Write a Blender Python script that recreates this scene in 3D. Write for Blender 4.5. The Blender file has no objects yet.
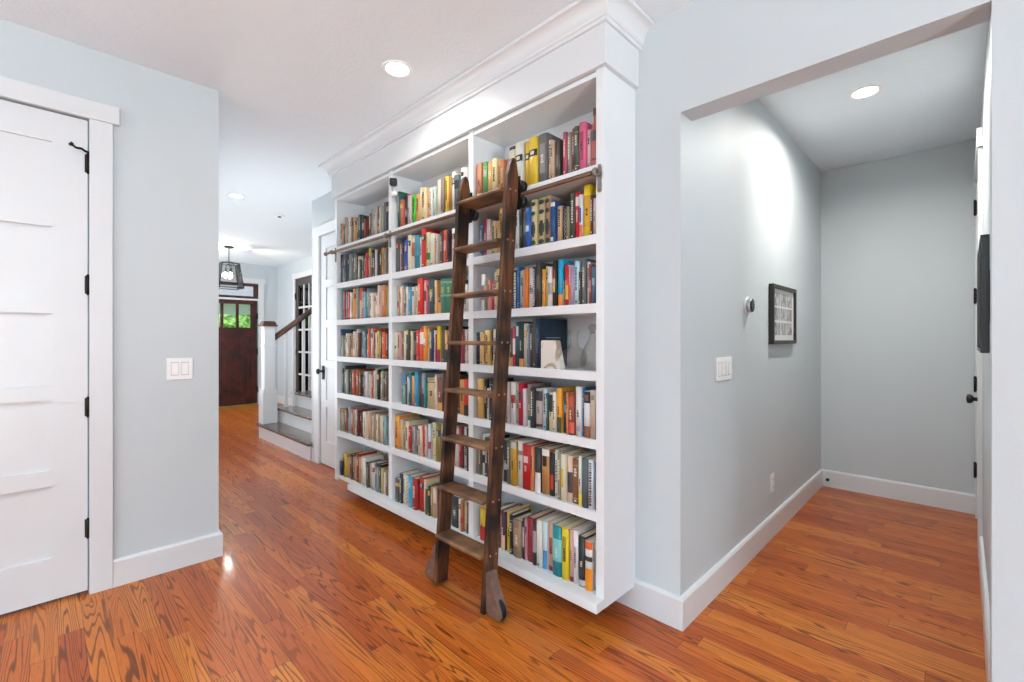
import bpy, bmesh, math, random
from mathutils import Vector, Matrix
sc = bpy.context.scene
COL = sc.collection
R = random.Random(7)
sin, cos, pi = math.sin, math.cos, math.pi

# ---------------------------------------------------------------- camera, sky, lights, exposure
CEIL = 2.775
cd = bpy.data.cameras.new('camera'); cam = bpy.data.objects.new('camera', cd); COL.objects.link(cam)
cam.location = (0, 0, 1.295); cam.rotation_euler = (pi/2, 0, math.radians(44.6))
cd.sensor_width = 36; cd.lens = 458/1024*36; cd.shift_y = -2/1024; cd.clip_start = .02; cd.clip_end = 200
sc.camera = cam
sc.view_settings.view_transform = 'Standard'; sc.view_settings.look = 'None'
sc.view_settings.gamma = 1; sc.view_settings.use_curve_mapping = False
sc.view_settings.exposure = 0.41
w = bpy.data.worlds.new('sky'); sc.world = w; w.use_nodes = True
wn = w.node_tree; wn.nodes.clear()
wo = wn.nodes.new('ShaderNodeOutputWorld'); wb = wn.nodes.new('ShaderNodeBackground')
wt = wn.nodes.new('ShaderNodeTexSky'); wt.sky_type = 'HOSEK_WILKIE'; wt.turbidity = 3
wt.sun_direction = (.5, -.6, .62)
wn.links.new(wt.outputs[0], wb.inputs[0]); wn.links.new(wb.outputs[0], wo.inputs[0]); wb.inputs[1].default_value = 4.0

def area(name, loc, direction, sx, sy, power, colr=(1, 1, 1), spread=180):
    l = bpy.data.lights.new(name, 'AREA'); l.shape = 'RECTANGLE'; l.size = sx; l.size_y = sy
    l.energy = power; l.color = colr; l.spread = math.radians(spread)
    o = bpy.data.objects.new(name, l); COL.objects.link(o); o.location = loc
    o.rotation_euler = Vector(direction).to_track_quat('-Z', 'Y').to_euler()
    return o
# daylight through the big glazed openings of the living room (behind and beside the camera)
area('daylight_east_window', (4.85, -1.3, 1.25), (-1, 0, 0), 1.1, 2.2, 38, (.86, .95, 1.0))
area('daylight_south_window', (-.4, -4.85, 1.25), (0, 1, 0), 3.6, 2.2, 17, (.87, .95, 1.0))
# added fill lamps for ceilings, entry, passage and stair follow
# added upward lamps that brighten the ceilings; no paving is built
area('ceiling_fill_east', (4.8, -1.3, .35), (-1, 0, 1.5), 1.1, .6, 240, (.81, .94, 1.0), 110)
area('ceiling_fill_south', (-.4, -4.8, .35), (0, 1, 2.0), 3.6, .6, 135, (.81, .94, 1.0), 100)
area('ceiling_fill_entry', (-8.9, .80, .5), (.1, .8, .8), 1.4, .6, 16, (.9, .96, 1.0), 140)
sun = bpy.data.lights.new('sun', 'SUN'); sun.energy = 7; sun.angle = .01; sun.color = (1, .97, .92)
so_ = bpy.data.objects.new('sun', sun); COL.objects.link(so_); so_.rotation_euler = Vector((-.35, .3, -.9)).to_track_quat('-Z', 'Y').to_euler()
area('entry_fill', (-8.9, .78, 1.5), (0, 1, 0), 1.4, 1.6, 24, (.95, .97, 1.0))  # added lamp to even out the entry; no window is built here
# added fill lamps along the solid near wall of the passage, out of view
area('passage_fill', (-5.6, .75, 1.0), (0, 1, .2), 3.0, 1.4, 13, (.97, .98, 1.0), 160)
area('passage_ceiling_fill', (-5.4, .75, .6), (0, .4, 1), 3.2, .8, 34, (.93, .97, 1.0), 140)
area('stair_fill', (-5.9, 3.9, 2.2), (0, -1, -.4), 1.2, 1.0, 26, (.95, .97, 1.0))  # added fill lamp for the stair, without a window of its own
CANS = [(-2.21, 1.346, 4), (-5.36, 1.37, 9), (-.42, 3.44, 17), (.6, -1.0, 16), (-2.0, -1.6, 16)]

# ---------------------------------------------------------------- helpers
ORG = {}
def setp(o, label=None, cat=None, group=None, kind=None):
    if label: o['label'] = label
    if cat: o['category'] = cat
    if group: o['group'] = group
    if kind: o['kind'] = kind
    return o
def thing(name, label, cat, loc=(0, 0, 0), group=None):
    o = bpy.data.objects.new(name, None); COL.objects.link(o); o.location = loc
    o.empty_display_size = .1
    ORG[o.name] = Vector(loc)
    return setp(o, label, cat, group)

class MB:
    """collects geometry in world coordinates"""
    def __init__(s): s.v = []; s.f = []; s.m = []; s.sm = []
    def face(s, idx, m=0, sm=False): s.f.append(tuple(idx)); s.m.append(m); s.sm.append(sm)
    def box(s, x0, x1, y0, y1, z0, z1, m=0):
        n = len(s.v)
        s.v += [(x0,y0,z0),(x1,y0,z0),(x1,y1,z0),(x0,y1,z0),(x0,y0,z1),(x1,y0,z1),(x1,y1,z1),(x0,y1,z1)]
        for q in ((0,3,2,1),(4,5,6,7),(0,1,5,4),(1,2,6,5),(2,3,7,6),(3,0,4,7)): s.face([n+i for i in q], m)
        return s
    def prism(s, pts, ax, a0, a1, m=0, sm=False):
        """extrude polygon pts (2d) along axis ax from a0 to a1; 2d coords are the other two axes in order"""
        n = len(s.v); k = len(pts)
        for a in (a0, a1):
            for p, q in pts:
                s.v.append({'x': (a, p, q), 'y': (p, a, q), 'z': (p, q, a)}[ax])
        s.face(list(range(n+k-1, n-1, -1)), m); s.face(list(range(n+k, n+2*k)), m)
        for i in range(k):
            j = (i+1) % k; s.face((n+i, n+j, n+k+j, n+k+i), m, sm)
        return s
    def tube(s, path, r, seg=10, m=0, caps=True):
        path = [Vector(p) for p in path]; n0 = len(s.v); K = len(path)
        up = Vector((0, 0, 1)); rs = r if isinstance(r, (list, tuple)) else [r]*K
        for i, p in enumerate(path):
            t = (path[min(i+1, K-1)]-path[max(i-1, 0)]).normalized()
            a = t.cross(up)
            if a.length < 1e-3: a = t.cross(Vector((0, 1, 0)))
            a.normalize(); b = t.cross(a).normalized()
            for j in range(seg):
                th = 2*pi*j/seg; s.v.append(tuple(p+(a*cos(th)+b*sin(th))*rs[i]))
        for i in range(K-1):
            for j in range(seg):
                q = (j+1) % seg; s.face((n0+i*seg+j, n0+i*seg+q, n0+(i+1)*seg+q, n0+(i+1)*seg+j), m, True)
        if caps:
            s.face([n0+j for j in range(seg-1, -1, -1)], m); s.face([n0+(K-1)*seg+j for j in range(seg)], m)
        return s
    def cyl(s, c, ax, r, h, seg=24, m=0, r2=None):
        """cylinder from c along axis vector for h"""
        c = Vector(c); a = Vector(ax).normalized()
        return s.tube([c, c+a*h], [r, r if r2 is None else r2], seg, m)
    def lathe(s, prof, c, seg=28, m=0, ax='z', close=False):
        n0 = len(s.v); K = len(prof)
        for r, z in prof:
            for j in range(seg):
                th = 2*pi*j/seg
                p = {'z': (r*cos(th), r*sin(th), z), 'x': (z, r*cos(th), r*sin(th)), 'y': (r*sin(th), z, r*cos(th))}[ax]
                s.v.append((c[0]+p[0], c[1]+p[1], c[2]+p[2]))
        for i in range(K-1):
            for j in range(seg):
                q = (j+1) % seg; s.face((n0+i*seg+j, n0+i*seg+q, n0+(i+1)*seg+q, n0+(i+1)*seg+j), m, True)
        if prof[0][0] > 1e-6 and not close: s.face([n0+j for j in range(seg-1, -1, -1)], m)
        if prof[-1][0] > 1e-6 and not close: s.face([n0+(K-1)*seg+j for j in range(seg)], m)
        return s
    def build(s, name, mats, parent=None, bevel=0, seg=2, origin=None, kind=None, loc=None):
        me = bpy.data.meshes.new(name)
        if origin is None:
            if parent is not None: origin = ORG[parent.name]
            else:
                xs, ys, zs = zip(*s.v); origin = ((min(xs)+max(xs))/2, (min(ys)+max(ys))/2, min(zs))
        origin = Vector(origin)
        me.from_pydata([tuple(Vector(v)-origin) for v in s.v], [], s.f)
        if not isinstance(mats, (list, tuple)): mats = [mats]
        for m in mats: me.materials.append(m)
        me.polygons.foreach_set('material_index', s.m); me.polygons.foreach_set('use_smooth', s.sm)
        bm = bmesh.new(); bm.from_mesh(me); bmesh.ops.remove_doubles(bm, verts=bm.verts, dist=1e-6)
        bmesh.ops.recalc_face_normals(bm, faces=bm.faces); bm.to_mesh(me); bm.free()
        o = bpy.data.objects.new(name, me); COL.objects.link(o)
        if parent is not None: o.parent = parent; ORG[o.name] = origin
        else: o.location = origin; ORG[o.name] = origin
        if kind: o['kind'] = kind
        if bevel:
            b = o.modifiers.new('edge', 'BEVEL'); b.width = bevel; b.segments = seg; b.limit_method = 'ANGLE'; b.angle_limit = math.radians(40)
            b.harden_normals = False
        return o

# ---------------------------------------------------------------- materials
def hexc(h):
    c = [int(h[i:i+2], 16)/255 for i in (0, 2, 4)]
    return tuple(x/12.92 if x <= .04045 else ((x+.055)/1.055)**2.4 for x in c)
def newmat(name):
    m = bpy.data.materials.new(name); m.use_nodes = True
    return m, m.node_tree, m.node_tree.nodes['Principled BSDF']
def N(nt, t, **k):
    n = nt.nodes.new(t)
    for a, b in k.items(): setattr(n, a, b)
    return n
def simple(name, h, rough=.5, metal=0, noise=.06, scale=20, bump=0, bscale=200, coat=0, spec=.5):
    m, nt, b = newmat(name)
    c = hexc(h) if isinstance(h, str) else h
    tc = N(nt, 'ShaderNodeTexCoord'); nz = N(nt, 'ShaderNodeTexNoise'); nz.inputs['Scale'].default_value = scale; nz.inputs['Detail'].default_value = 4
    nt.links.new(tc.outputs['Object'], nz.inputs['Vector'])
    mx = N(nt, 'ShaderNodeMix', data_type='RGBA'); nt.links.new(nz.outputs['Fac'], mx.inputs['Factor'])
    mx.inputs['A'].default_value = tuple(max(0, x*(1-noise)) for x in c)+(1,)
    mx.inputs['B'].default_value = tuple(min(1, x*(1+noise)) for x in c)+(1,)
    nt.links.new(mx.outputs['Result'], b.inputs['Base Color'])
    b.inputs['Roughness'].default_value = rough; b.inputs['Metallic'].default_value = metal
    b.inputs['Specular IOR Level'].default_value = spec
    if coat: b.inputs['Coat Weight'].default_value = coat; b.inputs['Coat Roughness'].default_value = .15
    if bump:
        n2 = N(nt, 'ShaderNodeTexNoise'); n2.inputs['Scale'].default_value = bscale; n2.inputs['Detail'].default_value = 3
        nt.links.new(tc.outputs['Object'], n2.inputs['Vector'])
        bp = N(nt, 'ShaderNodeBump'); bp.inputs['Strength'].default_value = bump; bp.inputs['Distance'].default_value = .004
        nt.links.new(n2.outputs['Fac'], bp.inputs['Height']); nt.links.new(bp.outputs['Normal'], b.inputs['Normal'])
    return m
WALL = simple('painted_wall', 'c4ccd0', .55, noise=.012, scale=3, bump=.14, bscale=160, spec=.35)
CEILM = simple('ceiling_paint', 'e1e9ef', .9, noise=.02, scale=8, bump=.5, bscale=45, spec=.1)
WHITE = simple('white_enamel', 'd7dadd', .32, noise=.01, scale=5)
SHELFW = simple('shelf_white', 'e0e4e7', .35, noise=.01, scale=5)
BACKW = simple('shelf_back_white', 'dfe1e6', .5, noise=.01, scale=5)
IRON = simple('black_iron', '2a2826', .45, metal=.7, noise=.3, scale=60, bump=.3, bscale=300)
RAILM = simple('aged_iron', '6a4e3e', .42, metal=.5, noise=.35, scale=40, bump=.25, bscale=300)
RUST = simple('rusty_cast_iron', '80685c', .5, metal=.4, noise=.45, scale=30, bump=.6, bscale=120)
BLACK = simple('black_satin', '17181a', .35, noise=.1)
BLACKP = simple('black_plastic', '101113', .25, noise=.1)
PLASTIC = simple('white_plastic', 'eeeeee', .3, noise=.01)
DARK = simple('dark_gap', '1a1512', .9, noise=.1)
CHROME = simple('brushed_chrome', 'b8bcc0', .25, metal=1, noise=.04)

def wood(name, c1, c2, dark, axis='x', rough=.45, sx=1.2, sy=14, bump=.2, rings=22, coat=0):
    """plain sawn wood: ring contours from a stretched noise plus fine fibres; axis is the grain direction"""
    m, nt, b = newmat(name)
    tc = N(nt, 'ShaderNodeTexCoord'); mp = N(nt, 'ShaderNodeMapping')
    sca = {'x': (sx, sy, sy), 'y': (sy, sx, sy), 'z': (sy, sy, sx)}[axis]
    mp.inputs['Scale'].default_value = sca
    nt.links.new(tc.outputs['Object'], mp.inputs['Vector'])
    n1 = N(nt, 'ShaderNodeTexNoise'); n1.inputs['Scale'].default_value = 1; n1.inputs['Detail'].default_value = 2
    nt.links.new(mp.outputs[0], n1.inputs['Vector'])
    mu = N(nt, 'ShaderNodeMath', operation='MULTIPLY'); mu.inputs[1].default_value = rings; nt.links.new(n1.outputs['Fac'], mu.inputs[0])
    sn = N(nt, 'ShaderNodeMath', operation='SINE'); nt.links.new(mu.outputs[0], sn.inputs[0])
    cr = N(nt, 'ShaderNodeValToRGB'); cr.color_ramp.elements[0].position = 0; cr.color_ramp.elements[0].color = hexc(c1)+(1,)
    cr.color_ramp.elements[1].position = 1; cr.color_ramp.elements[1].color = hexc(c2)+(1,)
    mr = N(nt, 'ShaderNodeMapRange'); mr.inputs['From Min'].default_value = -1; nt.links.new(sn.outputs[0], mr.inputs['Value'])
    nt.links.new(mr.outputs[0], cr.inputs['Fac'])
    mp2 = N(nt, 'ShaderNodeMapping'); k = 9
    mp2.inputs['Scale'].default_value = {'x': (4, 220, 220), 'y': (220, 4, 220), 'z': (220, 220, 4)}[axis]
    nt.links.new(tc.outputs['Object'], mp2.inputs['Vector'])
    n2 = N(nt, 'ShaderNodeTexNoise'); n2.inputs['Scale'].default_value = 1; n2.inputs['Detail'].default_value = 3; nt.links.new(mp2.outputs[0], n2.inputs['Vector'])
    n3 = N(nt, 'ShaderNodeTexNoise'); n3.inputs['Scale'].default_value = 6; n3.inputs['Detail'].default_value = 5; nt.links.new(tc.outputs['Object'], n3.inputs['Vector'])
    mr2 = N(nt, 'ShaderNodeMapRange'); mr2.inputs['From Min'].default_value = .42; mr2.inputs['From Max'].default_value = .68; nt.links.new(n3.outputs['Fac'], mr2.inputs['Value'])
    ad = N(nt, 'ShaderNodeMath', operation='MULTIPLY'); nt.links.new(n2.outputs['Fac'], ad.inputs[0]); ad.inputs[1].default_value = .55
    ad2 = N(nt, 'ShaderNodeMath', operation='ADD'); nt.links.new(ad.outputs[0], ad2.inputs[0]); nt.links.new(mr2.outputs[0], ad2.inputs[1]); ad2.use_clamp = True
    mx = N(nt, 'ShaderNodeMix', data_type='RGBA'); nt.links.new(ad2.outputs[0], mx.inputs['Factor'])
    nt.links.new(cr.outputs[0], mx.inputs['A']); mx.inputs['B'].default_value = hexc(dark)+(1,)
    nt.links.new(mx.outputs['Result'], b.inputs['Base Color']); b.inputs['Roughness'].default_value = rough
    bp = N(nt, 'ShaderNodeBump'); bp.inputs['Strength'].default_value = bump; bp.inputs['Distance'].default_value = .002
    nt.links.new(n2.outputs['Fac'], bp.inputs['Height']); nt.links.new(bp.outputs['Normal'], b.inputs['Normal'])
    if coat: b.inputs['Coat Weight'].default_value = coat; b.inputs['Coat Roughness'].default_value = .2
    return m
LADW = wood('reclaimed_dark_wood', '482a1b', '7c4e2e', '180d09', 'z', .5, 2.6, 26, bump=.35)
STEPW = wood('worn_step_wood', '8a6340', '9c744c', '4a2f20', 'x', .5, 2.0, 18)
MAHOG = wood('mahogany_door', '4a1f17', '5c281c', '2e120e', 'z', .4, 1.2, 9, bump=.1)
RAILW = wood('handrail_wood', '6a4430', '7a5038', '3c241a', 'y', .35, 2, 14)
TREADW = wood('dark_tread_wood', '63493a', '745644', '3c2a22', 'x', .22, 1.5, 12, coat=.4)

def floor_mat():
    m, nt, b = newmat('oak_strip_floor'); L = nt.links.new
    tc = N(nt, 'ShaderNodeTexCoord'); sp = N(nt, 'ShaderNodeSeparateXYZ'); L(tc.outputs['Object'], sp.inputs[0])
    def M(op, a, b_=None, c_=None):
        n = N(nt, 'ShaderNodeMath', operation=op)
        for i, q in enumerate((a, b_, c_)):
            if q is None: continue
            if isinstance(q, (int, float)): n.inputs[i].default_value = q
            else: L(q, n.inputs[i])
        return n.outputs[0]
    X, Y = sp.outputs[0], sp.outputs[1]
    yr = M('DIVIDE', Y, .082); row = M('FLOOR', yr); fy = M('FRACT', yr)
    w1 = N(nt, 'ShaderNodeTexWhiteNoise', noise_dimensions='1D'); L(row, w1.inputs['W'])
    xo = M('MULTIPLY_ADD', w1.outputs['Value'], 7.3, X)
    w1b = M('MULTIPLY_ADD', w1.outputs['Value'], .5, .75)
    xr = M('DIVIDE', xo, w1b); cell = M('FLOOR', xr); fx = M('FRACT', xr)
    cb = N(nt, 'ShaderNodeCombineXYZ'); L(row, cb.inputs[0]); L(cell, cb.inputs[1])
    w2 = N(nt, 'ShaderNodeTexWhiteNoise', noise_dimensions='3D'); L(cb.outputs[0], w2.inputs['Vector'])
    sc2 = N(nt, 'ShaderNodeSeparateColor'); L(w2.outputs['Color'], sc2.inputs[0])
    # cathedral grain: contour lines of a noise stretched along the board
    gx = M('MULTIPLY', X, .62); gy = M('MULTIPLY', Y, 11); gz = M('MULTIPLY', sc2.outputs[0], 60)
    cg = N(nt, 'ShaderNodeCombineXYZ'); L(gx, cg.inputs[0]); L(gy, cg.inputs[1]); L(gz, cg.inputs[2])
    n1 = N(nt, 'ShaderNodeTexNoise'); n1.inputs['Scale'].default_value = 1; n1.inputs['Detail'].default_value = 2.6; n1.inputs['Roughness'].default_value = .35; n1.inputs['Distortion'].default_value = .15
    L(cg.outputs[0], n1.inputs['Vector'])
    rg = M('SINE', M('MULTIPLY', n1.outputs['Fac'], 150))
    rgm = N(nt, 'ShaderNodeMapRange', interpolation_type='SMOOTHSTEP'); rgm.inputs['From Min'].default_value = .25; rgm.inputs['From Max'].default_value = .95; L(rg, rgm.inputs['Value'])
    # fine pores
    cp = N(nt, 'ShaderNodeCombineXYZ'); L(M('MULTIPLY', X, 14), cp.inputs[0]); L(M('MULTIPLY', Y, 420), cp.inputs[1]); L(gz, cp.inputs[2])
    n2 = N(nt, 'ShaderNodeTexNoise'); n2.inputs['Scale'].default_value = 1; n2.inputs['Detail'].default_value = 2; L(cp.outputs[0], n2.inputs['Vector'])
    pr = N(nt, 'ShaderNodeMapRange'); pr.inputs['From Min'].default_value = .5; pr.inputs['From Max'].default_value = .7; L(n2.outputs['Fac'], pr.inputs['Value'])
    n3 = N(nt, 'ShaderNodeTexNoise'); n3.inputs['Scale'].default_value = 1.6; n3.inputs['Detail'].default_value = 3; L(tc.outputs['Object'], n3.inputs['Vector'])
    base = N(nt, 'ShaderNodeValToRGB'); e = base.color_ramp.elements
    e[0].position = 0; e[0].color = hexc('a84e1a')+(1,); e[1].position = 1; e[1].color = hexc('cc7a2c')+(1,)
    mid = base.color_ramp.elements.new(.5); mid.color = hexc('be6320')+(1,)
    L(sc2.outputs[1], base.inputs['Fac'])
    gr = M('MULTIPLY', rgm.outputs[0], M('MULTIPLY_ADD', sc2.outputs[2], .4, .44))
    g2 = M('MAXIMUM', gr, M('MULTIPLY', pr.outputs[0], .34))
    mx = N(nt, 'ShaderNodeMix', data_type='RGBA'); L(g2, mx.inputs['Factor']); L(base.outputs[0], mx.inputs['A']); mx.inputs['B'].default_value = hexc('4e2008')+(1,)
    # seams
    e1 = M('MINIMUM', fy, M('SUBTRACT', 1, fy)); s1 = M('LESS_THAN', e1, .012)
    e2 = M('MULTIPLY', M('MINIMUM', fx, M('SUBTRACT', 1, fx)), w1b); s2 = M('LESS_THAN', e2, .0012)
    sm = M('MAXIMUM', s1, s2)
    mx2 = N(nt, 'ShaderNodeMix', data_type='RGBA'); L(M('MULTIPLY', sm, .65), mx2.inputs['Factor']); L(mx.outputs['Result'], mx2.inputs['A']); mx2.inputs['B'].default_value = hexc('3a1a0c')+(1,)
    L(mx2.outputs['Result'], b.inputs['Base Color'])
    b.inputs['Roughness'].default_value = .34; b.inputs['Specular IOR Level'].default_value = .25; b.inputs['Coat Weight'].default_value = .2; b.inputs['Coat Roughness'].default_value = .10
    bp = N(nt, 'ShaderNodeBump'); bp.inputs['Strength'].default_value = .12; bp.inputs['Distance'].default_value = .002
    hh = M('ADD', M('MULTIPLY', g2, -1), M('MULTIPLY', n3.outputs['Fac'], 1.5)); L(hh, bp.inputs['Height']); L(bp.outputs['Normal'], b.inputs['Normal'])
    return m
FLOOR = floor_mat()

def emis(name, colr, st):
    m = bpy.data.materials.new(name); m.use_nodes = True; nt = m.node_tree; nt.nodes.clear()
    e = N(nt, 'ShaderNodeEmission'); e.inputs[0].default_value = tuple(colr)+(1,); e.inputs[1].default_value = st
    o = N(nt, 'ShaderNodeOutputMaterial'); nt.links.new(e.outputs[0], o.inputs[0]); return m
CANGLOW = emis('lamp_lens', (1, .96, .9), 24)
BULB = emis('lit_bulb', (1, .9, .75), 22)
def glass(name, tint=(1, 1, 1), rough=0.0, thin=True):
    m = bpy.data.materials.new(name); m.use_nodes = True; nt = m.node_tree; b = nt.nodes['Principled BSDF']
    b.inputs['Base Color'].default_value = tint+(1,); b.inputs['Roughness'].default_value = rough
    b.inputs['Transmission Weight'].default_value = 1; b.inputs['IOR'].default_value = 1.45
    return m
def pane_glass(name, k=.92):
    m = bpy.data.materials.new(name); m.use_nodes = True; nt = m.node_tree; nt.nodes.clear()
    t = N(nt, 'ShaderNodeBsdfTransparent'); t.inputs[0].default_value = (k, k, k, 1)
    g = N(nt, 'ShaderNodeBsdfGlossy'); g.inputs['Roughness'].default_value = .02
    f = N(nt, 'ShaderNodeFresnel'); f.inputs['IOR'].default_value = 1.4
    x = N(nt, 'ShaderNodeMixShader'); o = N(nt, 'ShaderNodeOutputMaterial')
    nt.links.new(f.outputs[0], x.inputs[0]); nt.links.new(t.outputs[0], x.inputs[1]); nt.links.new(g.outputs[0], x.inputs[2]); nt.links.new(x.outputs[0], o.inputs[0])
    return m
PANE = pane_glass('window_glass')
def shell_glass(name, k=.99):
    m = bpy.data.materials.new(name); m.use_nodes = True; nt = m.node_tree; nt.nodes.clear()
    t = N(nt, 'ShaderNodeBsdfTransparent'); t.inputs[0].default_value = (k, k, k*.985, 1)
    g = N(nt, 'ShaderNodeBsdfGlossy'); g.inputs['Roughness'].default_value = .04
    lw = N(nt, 'ShaderNodeLayerWeight'); lw.inputs[0].default_value = .16
    mr = N(nt, 'ShaderNodeMapRange'); mr.inputs['To Min'].default_value = .03; mr.inputs['To Max'].default_value = .5
    nt.links.new(lw.outputs['Facing'], mr.inputs['Value'])
    x = N(nt, 'ShaderNodeMixShader'); o = N(nt, 'ShaderNodeOutputMaterial')
    nt.links.new(mr.outputs[0], x.inputs[0]); nt.links.new(t.outputs[0], x.inputs[1]); nt.links.new(g.outputs[0], x.inputs[2]); nt.links.new(x.outputs[0], o.inputs[0])
    return m
VASE = shell_glass('clear_vessel_glass')

# ---------------------------------------------------------------- setting
def struct(name, mb, mat, parent=None, bevel=0):
    o = mb.build(name, mat, parent, bevel)
    if parent is None: o['kind'] = 'structure'
    return o
struct('floor', MB().box(-10.2, 5.1, -5.1, 5.0, -.1, 0), FLOOR)
struct('ceiling', MB().box(-10.2, 5.1, -5.1, 5.0, CEIL, CEIL+.12), CEILM)
XL, YC, YB = -3.17, .718, 1.99           # face of the wall with the panelled door, its end, face of the bookcase wall
YD0, YD1 = -.70, .143                    # left door leaf
w_ = MB().box(XL-.12, XL, -5, YD0-.005, 0, CEIL).box(XL-.12, XL, YD1+.005, YC, 0, CEIL).box(XL-.12, XL, YD0-.005, YD1+.005, 2.425, CEIL)
struct('wall_left', w_, WALL)
struct('wall_passage', MB().box(-10, XL-.12, YC-.12, YC, 0, CEIL), WALL)
# bookcase wall with closet doorway and the opening into the side hall
CX0, CX1 = -4.755, -4.03                 # closet door leaf
w_ = MB().box(-4.98, CX0-.005, YB, YB+.12, 0, CEIL).box(CX1+.005, -.903, YB, YB+.12, 0, CEIL).box(CX0-.005, CX1+.005, YB, YB+.12, 2.365, CEIL)
w_.box(-.903, .060, YB, YB+.12, 2.311, CEIL).box(.060, 5, YB, YB+.12, 0, CEIL)
struct('wall_bookcase', w_, WALL)
struct('wall_stair', MB().box(-4.98, -4.86, YB+.12, 3.306, 0, CEIL), WALL)
struct('wall_side_hall_west', MB().box(-1.023, -.903, YB+.12, 4.94, 0, CEIL), WALL)
struct('wall_side_hall_end', MB().box(-.903, .08, 4.82, 4.94, 0, CEIL), WALL)
HD0, HD1 = 3.93, 4.69                    # side hall door in the east wall
w_ = MB().box(.08, .20, YB+.12, HD0-.005, 0, CEIL).box(.08, .20, HD1+.005, 4.94, 0, CEIL).box(.08, .20, HD0-.005, HD1+.005, 2.425, CEIL)
struct('wall_side_hall_east', w_, WALL)
# entry
FD0, FD1, FDX = 1.98, 2.93, -10.0
w_ = MB().box(-10.12, -10, .606, FD0-.03, 0, CEIL).box(-10.12, -10, FD1+.03, 3.306, 0, CEIL).box(-10.12, -10, FD0-.03, FD1+.03, 2.39, CEIL)
struct('wall_entry_front', w_, WALL)
GD0, GD1 = -9.02, -8.10
w_ = MB().box(-10.12, GD0-.03, 3.306, 3.42, 0, CEIL).box(GD1+.03, -4.96, 3.306, 3.42, 0, CEIL).box(GD0-.03, GD1+.03, 3.306, 3.42, 2.44, CEIL)
struct('wall_entry_side', w_, WALL)
# study behind the glazed door
w_ = MB().box(-10.12, -10, 3.42, 4.9, 0, CEIL).box(-7.3, -7.2, 3.42, 4.9, 0, CEIL).box(-10, -7.3, 4.8, 4.9, 0, CEIL)
struct('wall_study', w_, simple('study_wall', '6e7274', .8))
# living room around the camera: glazed openings east and south
w_ = MB().box(5, 5.1, -5, -1.9, 0, CEIL).box(5, 5.1, -.7, YB+.12, 0, CEIL).box(5, 5.1, -1.9, -.7, 2.4, CEIL)
struct('wall_living_east', w_, WALL)
w_ = MB().box(-3.29, -2.25, -5.1, -5, 0, CEIL).box(1.45, 5.1, -5.1, -5, 0, CEIL).box(-2.25, 1.45, -5.1, -5, 2.4, CEIL)
struct('wall_living_south', w_, WALL)
# window frames of those openings
def glazed_wall(name, ax, at, a0, a1, n):
    fr = MB(); d = .05
    def bx(p0, p1, z0, z1):
        if ax == 'x': fr.box(at, at+d, p0, p1, z0, z1)
        else: fr.box(p0, p1, at, at+d, z0, z1)
    bx(a0, a1, 0, .06); bx(a0, a1, 2.34, 2.4)
    for i in range(n+1):
        c = a0+(a1-a0)*i/n; bx(max(a0, c-.04), min(a1, c+.04), .06, 2.34)
    o = struct(name, fr, WHITE)
glazed_wall('window_1', 'x', 5.02, -1.9, -.7, 1)
glazed_wall('window_2', 'y', -5.07, -2.25, 1.45, 3)

# baseboards: profile swept along a wall line, d = outward thickness
def baseboard(name, pts, h=.143, t=.018, mat=WHITE):
    """pts: polyline on the wall face, room is on the left of travel"""
    mb = MB(); n = len(pts); P = [Vector(p) for p in pts]
    def off(i, t):
        if i == 0: d = P[1]-P[0]; nn = Vector((-d.y, d.x)).normalized(); return P[0]+nn*t
        if i == n-1: d = P[-1]-P[-2]; nn = Vector((-d.y, d.x)).normalized(); return P[-1]+nn*t
        d1 = (P[i]-P[i-1]).normalized(); d2 = (P[i+1]-P[i]).normalized()
        n1 = Vector((-d1.y, d1.x)); n2 = Vector((-d2.y, d2.x)); b = (n1+n2); b /= b.dot(n1); return P[i]+b*t
    prof = [(0, 0), (t, 0), (t, h-.012), (t-.006, h), (0, h)]
    for i in range(n):
        for q, z in prof:
            v = off(i, q); mb.v.append((v.x, v.y, z))
    k = len(prof)
    for i in range(n-1):
        for j in range(k):
            a = (j+1) % k; mb.face((i*k+j, (i+1)*k+j, (i+1)*k+a, i*k+a))
    mb.face(list(range(k))); mb.face([(n-1)*k+j for j in range(k)])
    o = mb.build(name, mat); o['kind'] = 'structure'; return o
baseboard('baseboard_left', [(-4.5, YC), (XL, YC), (XL, .24)])
baseboard('baseboard_side_hall_west', [(-.903, 4.82), (-.903, YB), (-3.70, YB)])
baseboard('baseboard_side_hall_end', [(.08, 4.82), (-.903, 4.82)])
baseboard('baseboard_side_hall_east', [(.060, YB+.0), (.060, YB+.12), (.08, YB+.121), (.08, HD0-.10)])
baseboard('baseboard_passage', [(-4.90, YB), (-4.98, YB)])
baseboard('baseboard_right', [(4.9, YB), (.060, YB)])
baseboard('baseboard_entry_front', [(-10, 3.306), (-10, FD1+.14)])
baseboard('baseboard_entry_side', [(-6.7, 3.306), (GD1+.12, 3.306)])
baseboard('baseboard_entry_corner', [(GD0-.12, 3.306), (-10, 3.306)])

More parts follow.
